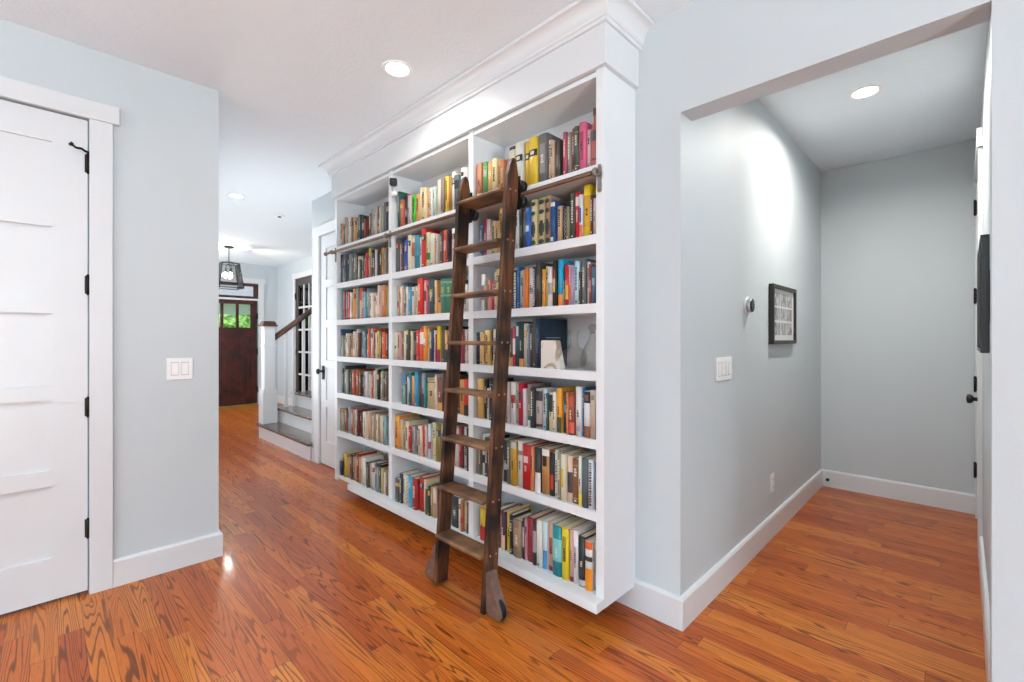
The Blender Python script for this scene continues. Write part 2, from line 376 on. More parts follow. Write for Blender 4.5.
# doors -------------------------------------------------------
def map_pts(mb, f):
    mb.v = [f(*p) for p in mb.v]; return mb
def panel_leaf(w, h, rails, stile, t=.04, rec=.014):
    """leaf in local (u 0..w, d 0..t outward toward +d, z 0..h); rails = list of (z0,z1) solid bands"""
    mb = MB(); mb.box(0, stile, 0, t, 0, h).box(w-stile, w, 0, t, 0, h)
    for z0, z1 in rails: mb.box(stile, w-stile, 0, t, z0, z1)
    rs = sorted(rails)
    for (a, b), (c, d) in zip(rs[:-1], rs[1:]):
        mb.box(stile, w-stile, .006, t-rec, b, c)
    return mb
def casing(name, parent, f, w, h, cw=.09, head=.115, over=.026, t=.02, left=True, right=True, mat=WHITE):
    mb = MB()
    if left: mb.box(-cw-.006, -.006, 0, t, 0, h)
    if right: mb.box(w+.006, w+.006+cw, 0, t, 0, h)
    mb.box(-cw-.006-over, w+.006+cw+over, 0, t+.006, h, h+head)
    return map_pts(mb, f).build(name, mat, parent, .0025)
def hinge(parent, f, u, d, z, hh=.09, mat=IRON, extra=False):
    mb = MB(); mb.tube([(u, d, z-hh/2), (u, d, z+hh/2)], .0075, 10)
    mb.tube([(u, d, z+hh/2), (u, d, z+hh/2+.008)], [.009, .003], 8).tube([(u, d, z-hh/2-.008), (u, d, z-hh/2)], [.003, .009], 8)
    mb.box(u-.004, u+.012, d-.010, d-.004, z-hh/2, z+hh/2)
    if extra:   # hinge-pin door stop
        mb.tube([(u-.012, d, z+hh/2+.010), (u+.01, d+.010, z+hh/2+.012), (u+.025, d+.016, z+hh/2+.020), (u+.045, d+.018, z+hh/2+.018), (u+.062, d+.022, z+hh/2+.030)], .006, 8)
        mb.cyl((u+.058, d+.021, z+hh/2+.027), (.8, .2, .5), .010, .012, 12)
    return map_pts(mb, f).build('hinge', mat, parent)
# left door: leaf plane faces +X, hinge side at YD1; local u runs along -Y from the hinge => f
def fL(u, d, z): return (XL-.012+d-.03, YD1-u, z)
def frect(): pass
d1 = MB()
H1 = 2.405
PZ = [(0, .222), (.574, .653), (.995, 1.068), (1.420, 1.498), (1.845, 1.928), (2.262, H1)]
dr = bpy.data.objects.new('door_1', None); COL.objects.link(dr); dr.location = (XL, YD1, 0); dr['kind'] = 'structure'; ORG[dr.name] = Vector((XL, YD1, 0))
lf = map_pts(panel_leaf(YD1-YD0, H1-.018, [(max(0, a-.018), b-.018) for a, b in PZ], .128), lambda u, d, z: (XL-.045+d, YD1-u, z+.018)).build('door_leaf', WHITE, dr)
casing('door_casing', dr, lambda u, d, z: (XL+d, YD1+.0-u, z), YD1-YD0, 2.412, head=.092)
jb = MB().box(0, 1, 0, 1, 0, 1); jb.v = []; jb.f = []; jb.m = []; jb.sm = []
for z, e in ((2.185, True), (1.57, False), (.95, False), (.335, False)):
    hinge(dr, lambda u, d, z: (XL+d, YD1-u, z), -.001, .006, z, extra=e)
map_pts(MB().box(0, .84, 0, .02, 0, .011), lambda u, d, z: (XL-.09+d, YD1-u, z+.0005)).build('door_gap_shade', DARK, dr)  # dark strip painted in for the shade below the leaf
kb = MB().lathe([(.026, 0), (.026, .006), (.010, .010), (.010, .035), (.024, .042), (.028, .055), (.022, .066), (0, .07)], (0, 0, 0), 20, ax='x')
kb.v = [(XL-.005+x, YD0+.08+y, .96+z) for x, y, z in kb.v]
kb.build('door_knob', IRON, dr)
# closet door: in the bookcase wall, facing -Y; local u along +X, outward = -Y
def root_door(name, loc):
    o = bpy.data.objects.new(name, None); COL.objects.link(o); o.location = loc; o['kind'] = 'structure'; ORG[o.name] = Vector(loc); return o
dr = root_door('door_2', (CX0, YB, 0))
H2 = 2.345
PZ2 = [(0, .235), (.59, .665), (.99, 1.065), (1.40, 1.48), (1.81, 1.89), (2.215, H2)]
map_pts(panel_leaf(CX1-CX0, H2, PZ2, .115), lambda u, d, z: (CX0+u, YB+.045-d, z+.012)).build('door_leaf', WHITE, dr)
casing('door_casing', dr, lambda u, d, z: (CX0+u, YB-d, z), CX1-CX0, 2.36, over=.02, cw=.12, head=.10)
kb = MB().lathe([(.030, 0), (.030, .008), (.011, .012), (.011, .04), (.024, .046), (.029, .058), (.022, .07), (0, .073)], (0, 0, 0), 20, ax='y')
kb.v = [(CX0+.075+x, YB-y, .965+z) for x, y, z in kb.v]
kb.box(CX0+.055, CX0+.095, YB-.008, YB, .88, 1.02)
kb.build('door_knob', IRON, dr)
# side hall door, closed, in the east wall; faces -X
dr = root_door('door_3', (.08, HD0, 0))
map_pts(panel_leaf(HD1-HD0, 2.40, PZ[:-1]+[(2.262, 2.40)], .12), lambda u, d, z: (.08+.045-d, HD0+u, z+.012)).build('door_leaf', WHITE, dr)
casing('door_casing', dr, lambda u, d, z: (.08-d, HD0+u, z), HD1-HD0, 2.42, cw=.085, head=.11, over=.02)
for z in (2.24, 1.605, .97, .352): hinge(dr, lambda u, d, z: (.08-d, HD0+u, z), HD1-HD0+.003, .022, z, .10)
kb = MB().lathe([(.032, 0), (.032, .008), (.012, .012), (.012, .035), (.025, .042), (.030, .055), (.025, .066), (0, .07)], (0, 0, 0), 20, ax='x')
kb.v = [(.08-x, HD0+.075+y, .925+z) for x, y, z in kb.v]
kb.build('door_knob', BLACK, dr)
# front door: dark wood, three lights, transom
dr = root_door('door_4', (FDX, FD0, 0))
fm = MB(); X0, X1 = -10.06, -10.015
fm.box(X0, X1, FD0, FD0+.11, .02, 2.05).box(X0, X1, FD1-.11, FD1, .02, 2.05)
fm.box(X0, X1, FD0+.11, FD1-.11, .02, .26).box(X0, X1, FD0+.11, FD1-.11, 1.36, 1.515).box(X0, X1, FD0+.11, FD1-.11, 1.975, 2.05)
W3 = (FD1-FD0-.22-.09)/3
for i in (1, 2):
    y = FD0+.11+i*W3+(i-1)*.045; fm.box(X0, X1, y, y+.045, 1.515, 1.975)
for i in range(7):   # v-jointed lower boards
    a = FD0+.11+i*(FD1-FD0-.22)/7; fm.box(X0+.008, X1-.010, a+.0025, a+(FD1-FD0-.22)/7-.0025, .26, 1.36)
fm.box(X0+.006, X1-.02, FD0+.11, FD1-.11, .26, 1.36)
fm.box(X1, X1+.02, FD0+.06, FD1-.06, 1.44, 1.475)
fm.build('door_leaf', MAHOG, dr, .002)
MB().box(-10.042, -10.036, FD0+.1, FD1-.1, 1.50, 1.985).build('glass', PANE, dr)
ft = MB().box(X0, X1+.005, FD0-.02, FD1+.02, 2.09, 2.135).box(X0, X1+.005, FD0-.02, FD1+.02, 2.335, 2.385)
ft.box(X0, X1+.005, FD0-.02, FD0+.05, 2.135, 2.335).box(X0, X1+.005, FD1-.06, FD1+.02, 2.135, 2.335)
ft.build('transom_frame', MAHOG, dr, .002)
MB().box(-10.042, -10.036, FD0+.04, FD1-.05, 2.13, 2.34).build('transom_glass', PANE, dr)
MB().box(-10.04, -9.985, FD0-.01, FD1+.01, 2.052, 2.09).build('transom_bar', WHITE, dr, .002)
casing('door_casing', dr, lambda u, d, z: (FDX+d, FD1+.01-u, z), FD1-FD0+.02, 2.39, cw=.10, head=.10, over=.03)
for z in (1.75, 1.05, .3): hinge(dr, lambda u, d, z: (FDX+d, FD1-u, z), 0, .004, z, .11)
# glazed study door
dr = root_door('door_5', (GD0, 3.306, 0))
g = MB(); ww = GD1-GD0
g.box(0, .10, 0, .04, .01, 2.42).box(ww-.10, ww, 0, .04, .01, 2.42).box(.1, ww-.1, 0, .04, .01, .22).box(.1, ww-.1, 0, .04, 2.30, 2.42)
map_pts(g, lambda u, d, z: (GD0+u, 3.35-d, z)).build('door_leaf', simple('espresso_door', '463c38', .4), dr, .002)
g = MB()
for k in range(1, 5): g.box(.1, ww-.1, .008, .032, .22+k*.416-.016, .22+k*.416+.016)
for k in (1, 2): g.box(.1+(ww-.2)*k/3-.013, .1+(ww-.2)*k/3+.013, .008, .032, .22, 2.30)
map_pts(g, lambda u, d, z: (GD0+u, 3.35-d, z)).build('glazing_bars', WHITE, dr)
map_pts(MB().box(.09, ww-.09, .018, .022, .2, 2.31), lambda u, d, z: (GD0+u, 3.35-d, z)).build('glass', PANE, dr)
casing('door_casing', dr, lambda u, d, z: (GD0+u, 3.306-d, z), ww, 2.43, cw=.10, head=.10, over=.02)
for z in (2.1, 1.05, .3, 1.6): hinge(dr, lambda u, d, z: (GD0+u, 3.306-d, z), 0, .010, z, .11)
# ---------------------------------------------------------------- bookcase
BX0, BX1, YF, YK = -3.814, -1.126, 1.718, 1.972     # outer sides, face plane, inner back
bk = thing('bookcase', 'tall white built-in bookcase of three bays with crown moulding', 'bookcase', (-2.47, YF, 0))
ST = .042
BAYS = {'f': (BX0+ST, -2.938), 'm': (-2.896, -2.050), 'n': (-2.008, BX1-ST)}
SHZ = [2.075, 1.765, 1.455, 1.149, .843, .520, .150]; TOP = 2.468
for x0, x1 in ((BX0, BX0+ST), (-2.938, -2.896), (-2.05, -2.008), (BX1-ST, BX1)):
    end = x0 == BX0 or x1 == BX1
    zb = .106 if end else .150
    MB().box(x0, x1, YF, YB-.0005, zb, 2.4955).build('end_panel' if end else 'divider', SHELFW, bk, .0015)
for k, (x0, x1) in BAYS.items():
    for z in SHZ[:-1]:
        MB().box(x0, x1, YF+.001, YK, z-.043, z).build('shelf', SHELFW, bk, .0015)
    MB().box(x0, x1, YF+.004, YK, TOP, TOP+.022).build('top_board', SHELFW, bk, .001)
    MB().box(x0, x1, YK, YB-.0005, .150, TOP+.02).build('back_panel', BACKW, bk)
    MB().box(x0, x1, YF, YB-.0005, .125 if k == 'f' else .107, .150).build('bottom_board', SHELFW, bk, .001)
MB().box(-3.461, BX1, 1.660, YF-.0005, .107, .1495).build('base_ledge', SHELFW, bk, .002)
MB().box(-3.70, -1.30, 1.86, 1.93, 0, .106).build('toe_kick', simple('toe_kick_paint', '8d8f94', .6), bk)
MB().box(BX0-.018, BX1+.02, YF-.02, YB-.0005, 2.496, CEIL-.002).build('fascia', WHITE, bk, .0015)
# crown moulding: profile (out, z) mitred round the front and both returns
prof = [(0, 2.672), (.012, 2.672), (.014, 2.680), (.014, 2.688), (.020, 2.690), (.022, 2.696)]
for i in range(9):
    a = pi/2*i/8; prof.append((.024+.046*(1-cos(a)), 2.698+.058*sin(a)))
prof += [(.078, 2.757), (.080, 2.762), (.080, CEIL-.002), (0, CEIL-.002)]
cm = MB(); x0, x1, y0 = BX0-.018, BX1+.02, YF-.02
ringn = len(prof)
for corner in ('bl', 'fl', 'fr', 'br'):
    for o_, z in prof:
        p = {'bl': (x0-o_, YB-.0005), 'fl': (x0-o_, y0-o_), 'fr': (x1+o_, y0-o_), 'br': (x1+o_, YB-.0005)}[corner]
        cm.v.append((p[0], p[1], z))
for i in range(3):
    for j in range(ringn):
        a = (j+1) % ringn; cm.face((i*ringn+j, (i+1)*ringn+j, (i+1)*ringn+a, i*ringn+a))
cm.face(list(range(ringn))); cm.face([3*ringn+j for j in range(ringn)])
cm.build('crown_moulding', WHITE, bk)

# ladder rail on brackets
YR, ZR = 1.682, 2.026
lr = thing('ladder_rail', 'dark iron ladder rail running along the bookcase under its top shelf', 'rail', (-2.47, YR, ZR))
MB().tube([(-3.90, YR, ZR), (-1.135, YR, ZR)], .0105, 14).build('rail_bar', RAILM, lr)
e = MB()
e.lathe([(.0, -.03), (.013, -.024), (.017, -.012), (.013, -.002), (.010, 0)], (-3.90, YR, ZR), 14, ax='x')
e.build('end_knob', RAILM, lr)
for x in (-3.793, -2.911, -1.147):
    b = MB()
    pl = [(x-.010, ZR-.074), (x-.007, ZR-.080), (x+.007, ZR-.080), (x+.010, ZR-.074), (x+.009, ZR-.03), (x+.013, ZR), (x+.009, ZR+.030), (x+.005, ZR+.042), (x-.005, ZR+.042), (x-.009, ZR+.030), (x-.013, ZR), (x-.009, ZR-.03)]
    b.prism(pl, 'y', YF-.006, YF-.0005)
    b.cyl((x, YF-.005, ZR), (0, -1, 0), .010, .02, 14)
    b.lathe([(.0105, -.007), (.017, -.007), (.019, 0), (.017, .007), (.0105, .007)], (x, YR, ZR), 18, ax='x', close=True)
    for zz in (ZR+.030, ZR-.068): b.lathe([(.006, -.0005), (.005, -.003), (0, -.004)], (x, YF-.006, zz), 10, ax='y')
    b.build('bracket', simple('dull_steel_'+str(abs(int(x*10))), '8c8886', .45, metal=.5, noise=.3, scale=60), lr)

# ---------------------------------------------------------------- ladder
def yl(z): return 1.411+.0765*z          # front edge of the stiles at height z
lad = thing('library_ladder', 'dark reclaimed wood rolling library ladder leaning on the bookcase rail', 'ladder', (-1.775, 1.45, 0))
STX = [(-1.972, -1.947), (-1.603, -1.578)]
LADT = 2.19
steps_z = [.284+.2501*i for i in range(8)]
for k, (x0, x1) in enumerate(STX):
    prof = []
    # front edge upwards, shaped head, back edge down
    prof += [(yl(.018), .018), (yl(1.9), 1.9), (yl(1.98)-.004, 1.98), (yl(2.04)-.001, 2.04), (yl(2.10)+.004, 2.10), (yl(2.15)+.014, 2.15), (yl(2.175)+.024, 2.178), (yl(LADT)+.034, LADT)]
    prof += [(yl(2.185)+.046, 2.186), (yl(2.16)+.060, 2.165), (yl(2.10)+.076, 2.10), (yl(2.0)+.080, 2.0), (yl(1.92)+.078, 1.92), (yl(.018)+.078, .018)]
    st = MB().prism(prof, 'x', x0, x1).build('stile', LADW, lad, .003)
    ORG[st.name] = ORG[lad.name]
    xo = x1 if k else x0; sg = 1 if k else -1
    for z in steps_z:
        for dy in (.022, .060):
            c = (xo-.001*sg, yl(z)+dy, z-.006)
            for xx, s2 in ((x1, 1), (x0, -1)):
                MB().lathe([(.0055, 0), (.0052, .0018), (0, .0028)] if s2 > 0 else [(.0055, 0), (.0052, -.0018), (0, -.0028)], (xx, c[1], c[2]), 10, ax='x').build('peg', simple('peg_brass', '9a8d78', .4, metal=.4) if 'pegm' not in globals() else pegm, st)
                if 'pegm' not in globals(): pegm = bpy.data.materials['peg_brass']
                if (k and s2 < 0) or (not k and s2 < 0 and False): break
    # floor wheel in its cast iron guard, mounted on the outer face, rolling along the bookcase
    gx = xo; yc0, yc1 = yl(.1)+.018, yl(.1)+.052
    pts = [(0, .255), (.008, .262), (.017, .252), (.022, .232), (.030, .200), (.044, .165), (.060, .130), (.076, .098), (.088, .070), (.092, .046), (.086, .028), (.076, .020), (.030, .018), (.0, .030)]
    pts = [(gx+sg*p, .018+(q-.018)*.80) for p, q in pts]
    gd = MB()
    gd.prism(pts, 'y', yc0-.006, yc0-.001); gd.prism(pts, 'y', yc1+.001, yc1+.006)
    # rim joining the two cheeks along the upper edge
    for (a, b), (c, d) in zip(pts[1:11], pts[2:12]):
        n0 = len(gd.v); nx, nz = -(d-b)*sg, (c-a)*sg
        l_ = math.hypot(nx, nz) or 1; nx, nz = nx/l_*.004, nz/l_*.004
        for yy in (yc0-.008, yc1+.008):
            gd.v += [(a-nx, yy, b-nz), (c-nx, yy, d-nz), (c+nx, yy, d+nz), (a+nx, yy, b+nz)]
        for q in ((0, 1, 2, 3), (7, 6, 5, 4), (0, 4, 5, 1), (1, 5, 6, 2), (2, 6, 7, 3), (3, 7, 4, 0)): gd.face([n0+i for i in q])
    gd.box(min(gx, gx+sg*.006), max(gx, gx+sg*.006), yc0-.008, yc1+.008, .03, .21)
    for yy in (yc0-.006,):
        gd.lathe([(.013, 0), (.012, -.004), (.006, -.006), (0, -.007)], (gx+sg*.052, yy, .056), 14, ax='y')
        gd.lathe([(.008, 0), (.007, -.003), (0, -.004)], (gx+sg*.013, yy, .165), 12, ax='y')
    go = gd.build('wheel_guard', RUST, lad)
    wx = gx+sg*.052
    MB().lathe([(.012, -.012), (.044, -.012), (.050, -.009), (.053, 0), (.050, .009), (.044, .012), (.012, .012)], (wx, (yc0+yc1)/2, .0535), 28, ax='y').build('floor_wheel', IRON, go)
    # top carriage: plate on the back of the stile with two grooved rollers over and under the rail
    tc_ = MB(); xm = (x0+x1)/2
    yb_ = yl(2.02)+.082
    pl = [(xm-.02, ZR-.085), (xm+.02, ZR-.085), (xm+.022, ZR), (xm+.02, ZR+.08), (xm-.02, ZR+.08), (xm-.022, ZR)]
    tc_.prism(pl, 'y', yb_+.0005, yb_+.006)
    for dz in (.038, -.038): tc_.cyl((xm, yb_+.004, ZR+dz), (0, 1, 0), .007, YR-yb_+.012, 12)
    tco = tc_.build('roller_carriage', IRON, lad)
    for dz in (.038, -.038):
        MB().lathe([(.006, -.013), (.029, -.013), (.031, -.009), (.024, 0), (.031, .009), (.029, .013), (.006, .013)], (xm, YR, ZR+dz), 26, ax='y').build('roller', BLACK, tco)
for z in steps_z:
    y0, y1 = yl(z)-.026, yl(z)+.082
    n = 10; pr = []
    th = .020
    pr = [(y0+.006, z-th), (y0+.001, z-th+.006), (y0, z-.010), (y0+.004, z-.003), (y0+.012, z), (y1-.004, z), (y1, z-.004), (y1, z-th)]
    so = MB().prism(pr, 'x', STX[0][1]-.0, STX[1][0]+.0).build('step', STEPW, lad, .0015)

# ---------------------------------------------------------------- books
# bay, shelf row, x, width, height, cover colour / spine accents, label
BOOKS = [
('n', 0, -1.9914, 0.0435, 0.222, 'd0825c/0-.22:e8c860', 'salmon book with a yellow foot, top shelf, near bay'),
('n', 0, -1.9461, 0.0426, 0.218, '5f9a58', 'green book between salmon and light tan ones, top shelf, near bay'),
('n', 0, -1.9017, 0.0368, 0.209, 'e0b070', 'light tan book between green and cream ones, top shelf, near bay'),
('n', 0, -1.8631, 0.0407, 0.214, 'efe0a8', 'cream book between light tan and orange tan ones, top shelf, near bay'),
('n', 0, -1.8206, 0.0251, 0.198, 'd89a60', 'orange tan book between cream and brown ones, top shelf, near bay'),
('n', 0, -1.7937, 0.0265, 0.191, 'b8764a', 'brown book between orange tan and rosy pink ones, top shelf, near bay'),
('n', 0, -1.7655, 0.026, 0.19, 'd06070', 'rosy pink book between brown and pale grey ones, top shelf, near bay'),
('n', 0, -1.7376, 0.05, 0.244, 'c9c0a8/.93-1:2f2c2a', 'pale grey book between rosy pink and white ones, top shelf, near bay'),
('n', 0, -1.6859, 0.0517, 0.247, 'd2d6cc/B', 'white book with part of a dark chain band, top shelf, near bay'),
('n', 0, -1.6324, 0.0421, 0.244, 'e6b93a/B', 'golden yellow book with part of a dark chain band, top shelf, near bay'),
('n', 0, -1.5885, 0.0548, 0.247, 'ecc840/B', 'bright yellow book with part of a dark chain band, top shelf, near bay'),
('n', 0, -1.5319, 0.06, 0.247, '6b6a6c/.2-.8:8a8888', 'dark grey book between bright yellow and cream ones, top shelf, near bay'),
('n', 0, -1.47, 0.0248, 0.204, 'e0d8c4', 'cream book between dark grey and tan ones, top shelf, near bay'),
('n', 0, -1.4434, 0.0212, 0.19, 'c9a98a', 'tan book between cream and charcoal ones, top shelf, near bay'),
('n', 0, -1.4204, 0.0288, 0.182, '55504c/.3-.6:6c6864', 'charcoal book between tan and rose red ones, top shelf, near bay'),
('n', 0, -1.3665, 0.0226, 0.206, 'b8506a', 'rose red book between charcoal and taupe grey ones, top shelf, near bay'),
('n', 0, -1.3421, 0.0225, 0.198, '8f8a80', 'taupe grey book between rose red and reddish brown ones, top shelf, near bay'),
('n', 0, -1.3178, 0.0147, 0.211, '8c5a58', 'reddish brown book between taupe grey and dark green ones, top shelf, near bay'),
('n', 0, -1.3013, 0.0279, 0.212, '4c5a4c', 'dark green book between reddish brown and bright pink ones, top shelf, near bay'),
('n', 0, -1.2716, 0.0359, 0.22, 'd8688c/.2-.8:a83c60', 'bright pink book with dark pink lettering marks, top shelf, near bay'),
('n', 0, -1.2339, 0.0221, 0.177, 'e4c8cc', 'pale pink book at the near end, beside bright pink one, top shelf, near bay'),
('n', 1, -1.9787, 0.0265, 0.179, '3d6a94', 'steel blue book at the far end, next to crimson one, second shelf, near bay'),
('n', 1, -1.9504, 0.0416, 0.213, 'b8304a/.1-.4:2c2428', 'crimson book with a black lower half, second shelf, near bay'),
('n', 1, -1.9071, 0.028, 0.198, 'e8e4e0', 'white book between crimson and cream tan ones, second shelf, near bay'),
('n', 1, -1.8773, 0.03, 0.184, 'e0c49c', 'cream tan book between white and tan ones, second shelf, near bay'),
('n', 1, -1.8455, 0.0286, 0.178, 'd4ad7c', 'tan book between cream tan and ochre ones, second shelf, near bay'),
('n', 1, -1.8151, 0.0385, 0.242, 'd8a040', 'ochre book between tan and brown ones, second shelf, near bay'),
('n', 1, -1.7749, 0.0298, 0.196, '6c4c38', 'brown book between ochre and navy ones, second shelf, near bay'),
('n', 1, -1.7433, 0.0292, 0.195, '283858', 'navy book between brown and cream ones, second shelf, near bay'),
('n', 1, -1.7123, 0.0279, 0.184, 'd8ccb4', 'cream book between navy and pale grey ones, second shelf, near bay'),
('n', 1, -1.6826, 0.0237, 0.211, 'cfd3d6', 'pale grey book between cream and black ones, second shelf, near bay'),
('n', 1, -1.6571, 0.0182, 0.207, '2e3330/.3-.6:4c5450', 'black book between pale grey and grey brown ones, second shelf, near bay'),
('n', 1, -1.6371, 0.0201, 0.2, '6b5c50/.6-.8:988878', 'grey brown book between black and bright blue ones, second shelf, near bay'),
('n', 1, -1.6152, 0.0377, 0.204, '2c64b8/.4-.55:c8d8e8', 'bright blue book between grey brown and sage ones, second shelf, near bay'),
('n', 1, -1.5757, 0.0363, 0.239, 'c8bc90/O', 'sage book, shorter of two with dark ovals, second shelf, near bay'),
('n', 1, -1.5375, 0.0514, 0.242, 'c8bc90/O', 'sage book, taller of two with dark ovals, second shelf, near bay'),
('n', 1, -1.4843, 0.038, 0.237, 'b08a68/O', 'brown book between sage and deep blue ones, second shelf, near bay'),
('n', 1, -1.4446, 0.028, 0.207, '28508c/.85-.95:e0e0e0,.03-.13:d0d8e0', 'deep blue book with white end labels, second shelf, near bay'),
('n', 1, -1.4147, 0.0331, 0.175, 'd2b48c', 'beige book between deep blue and dark purple ones, second shelf, near bay'),
('n', 1, -1.3798, 0.02, 0.169, '3a2c3c/.4-.7:6c4c78', 'dark purple book between beige and black ones, second shelf, near bay'),
('n', 1, -1.358, 0.0105, 0.156, '4a4440/D', 'black book between dark purple and sage grey ones, second shelf, near bay'),
('n', 1, -1.3456, 0.0141, 0.158, '8a8a6c', 'sage grey book between black and dark olive ones, second shelf, near bay'),
('n', 1, -1.3297, 0.0253, 0.221, '4c4c40', 'dark olive book between sage grey and red ones, second shelf, near bay'),
('n', 1, -1.3026, 0.0237, 0.218, 'd02838/.7-.9:f0d8d8', 'red book between dark olive and white ones, second shelf, near bay'),
('n', 1, -1.2771, 0.0192, 0.201, 'd8dce8/.35-.7:3858a0,0-.3:e07050', 'white book between red and yellow ones, second shelf, near bay'),
('n', 1, -1.256, 0.0439, 0.238, 'f0c820/.2-.8:d8a818', 'yellow book between white and dark brown ones, second shelf, near bay'),
('n', 1, -1.2104, 0.015, 0.182, '6a4038', 'dark brown book between yellow and white ones, second shelf, near bay'),
('n', 1, -1.1936, 0.0159, 0.182, 'd8d0cc/.9-1:2c2c2c', 'white book at the near end, beside dark brown one, second shelf, near bay'),
('n', 2, -1.9677, 0.035, 0.207, 'e4e4e4/.3-.7:907880', 'white book at the far end, next to green grey one, third shelf, near bay'),
('n', 2, -1.9309, 0.0198, 0.169, '7a8878', 'green grey book between white and salmon pink ones, third shelf, near bay'),
('n', 2, -1.9092, 0.0243, 0.169, 'e89890', 'salmon pink book between green grey and coral red ones, third shelf, near bay'),
('n', 2, -1.8831, 0.0221, 0.167, 'c8484c', 'coral red book between salmon pink and white ones, third shelf, near bay'),
('n', 2, -1.8592, 0.0261, 0.209, 'e8e4dc', 'white book between coral red and straw yellow ones, third shelf, near bay'),
('n', 2, -1.8312, 0.0262, 0.222, 'd8bc70', 'straw yellow book between white and brown ones, third shelf, near bay'),
('n', 2, -1.8032, 0.0302, 0.198, '8c6c50', 'brown book between straw yellow and beige ones, third shelf, near bay'),
('n', 2, -1.7712, 0.0297, 0.2, 'c8b8a0', 'beige book between brown and slate blue ones, third shelf, near bay'),
('n', 2, -1.7397, 0.027, 0.197, '44506c', 'slate blue book between beige and black ones, third shelf, near bay'),
('n', 2, -1.711, 0.0342, 0.204, '3a3a3a/L', 'black book between slate blue and blue ones, third shelf, near bay'),
('n', 2, -1.675, 0.0093, 0.222, '2870b0', 'blue book between black and pale blue ones, third shelf, near bay'),
('n', 2, -1.6639, 0.0285, 0.197, 'c8ccd8', 'pale blue book between blue and beige ones, third shelf, near bay'),
('n', 2, -1.6336, 0.0165, 0.197, 'c8a888', 'beige book between pale blue and orange ones, third shelf, near bay'),
('n', 2, -1.6153, 0.0196, 0.205, 'e07828', 'orange book between beige and white ones, third shelf, near bay'),
('n', 2, -1.5938, 0.0325, 0.204, 'e4e4e6/.35-.5:a0a0a4', 'white book between orange and black ones, third shelf, near bay'),
('n', 2, -1.5596, 0.0205, 0.205, '38383c/L', 'black book between white and dark brown ones, third shelf, near bay'),
('n', 2, -1.5373, 0.0294, 0.226, '4a4440/.4-.7:706460', 'dark brown book between black and orange ones, third shelf, near bay'),
('n', 2, -1.5061, 0.0233, 0.189, 'e0a050/.4-.7:f0c070', 'orange book between dark brown and yellow ones, third shelf, near bay'),
('n', 2, -1.481, 0.0167, 0.201, 'd8c850', 'yellow book between orange and white ones, third shelf, near bay'),
('n', 2, -1.4625, 0.0311, 0.193, 'e4e0e0/.3-.6:a8a0b0', 'white book between yellow and black ones, third shelf, near bay'),
('n', 2, -1.4296, 0.0227, 0.223, '2c2c24/.3-.6:c8b840,.6-.8:a83030', 'black book between white and cyan ones, third shelf, near bay'),
('n', 2, -1.4051, 0.0282, 0.224, '28a0c8/0-.25:e88830', 'cyan book with an orange foot, third shelf, near bay'),
('n', 2, -1.3752, 0.009, 0.12, '8a8a8c', 'grey book between cyan and red ones, third shelf, near bay'),
('n', 2, -1.3644, 0.0185, 0.195, 'd02c30/.15-.5:e8b040', 'red book with an orange lower half, third shelf, near bay'),
('n', 2, -1.344, 0.0152, 0.192, 'e0a0a8/.15-.5:e05828', 'pink book with an orange lower half, third shelf, near bay'),
('n', 2, -1.327, 0.0256, 0.188, 'b8a8c8', 'lilac book between pink and pale cyan ones, third shelf, near bay'),
('n', 2, -1.2996, 0.0262, 0.202, 'c0e0e8', 'pale cyan book between lilac and dark brown ones, third shelf, near bay'),
('n', 2, -1.2716, 0.0117, 0.151, '4a4040', 'dark brown book between pale cyan and grey ones, third shelf, near bay'),
('n', 2, -1.2581, 0.0186, 0.211, '6c7074', 'grey book between dark brown and white ones, third shelf, near bay'),
('n', 2, -1.2377, 0.0167, 0.195, 'e4dcd8', 'white book between grey and dark red ones, third shelf, near bay'),
('n', 2, -1.2192, 0.018, 0.18, '8a4448/.3-.6:c09090', 'dark red book between white and blue grey ones, third shelf, near bay'),
('n', 2, -1.1994, 0.0213, 0.165, '4c7088/.5-.7:88a8b8', 'blue grey book at the near end, beside dark red one, third shelf, near bay'),
('n', 3, -2.0008, 0.0142, 0.185, '34404c', 'slate book at the far end, next to white one, fourth shelf, near bay'),
('n', 3, -1.9849, 0.0164, 0.185, 'e8e4d8', 'white book between slate and tan ones, fourth shelf, near bay'),
('n', 3, -1.9667, 0.0308, 0.179, 'd8b070', 'tan book between white and red brown ones, fourth shelf, near bay'),
('n', 3, -1.9341, 0.0095, 0.179, '8c4c38', 'red brown book between tan and golden tan ones, fourth shelf, near bay'),
('n', 3, -1.9228, 0.0348, 0.195, 'dcb468', 'golden tan book between red brown and black ones, fourth shelf, near bay'),
('n', 3, -1.8863, 0.0263, 0.205, '3a3a34/0-.12:d8a850', 'black book with a yellow foot, fourth shelf, near bay'),
('n', 3, -1.8582, 0.0251, 0.2, 'e0d8cc', 'pale grey book between black and tan brown ones, fourth shelf, near bay'),
('n', 3, -1.8312, 0.0262, 0.189, 'b09078', 'tan brown book between pale grey and slate blue ones, fourth shelf, near bay'),
('n', 3, -1.8032, 0.0265, 0.194, '50586c', 'slate blue book between tan brown and cream ones, fourth shelf, near bay'),
('n', 3, -1.7749, 0.029, 0.183, 'd8d0c0', 'cream book between slate blue and brown ones, fourth shelf, near bay'),
('n', 3, -1.7441, 0.0256, 0.193, '5c4c44/0-.25:e0a860', 'brown book with an orange foot, fourth shelf, near bay'),
('n', 3, -1.7167, 0.0174, 0.213, 'c8405c/.3-.7:f0e0e0', 'rose red book between brown and teal ones, fourth shelf, near bay'),
('n', 3, -1.6975, 0.0304, 0.237, '245868/.68-.9:c8d8d8', 'teal book between rose red and dark green ones, fourth shelf, near bay'),
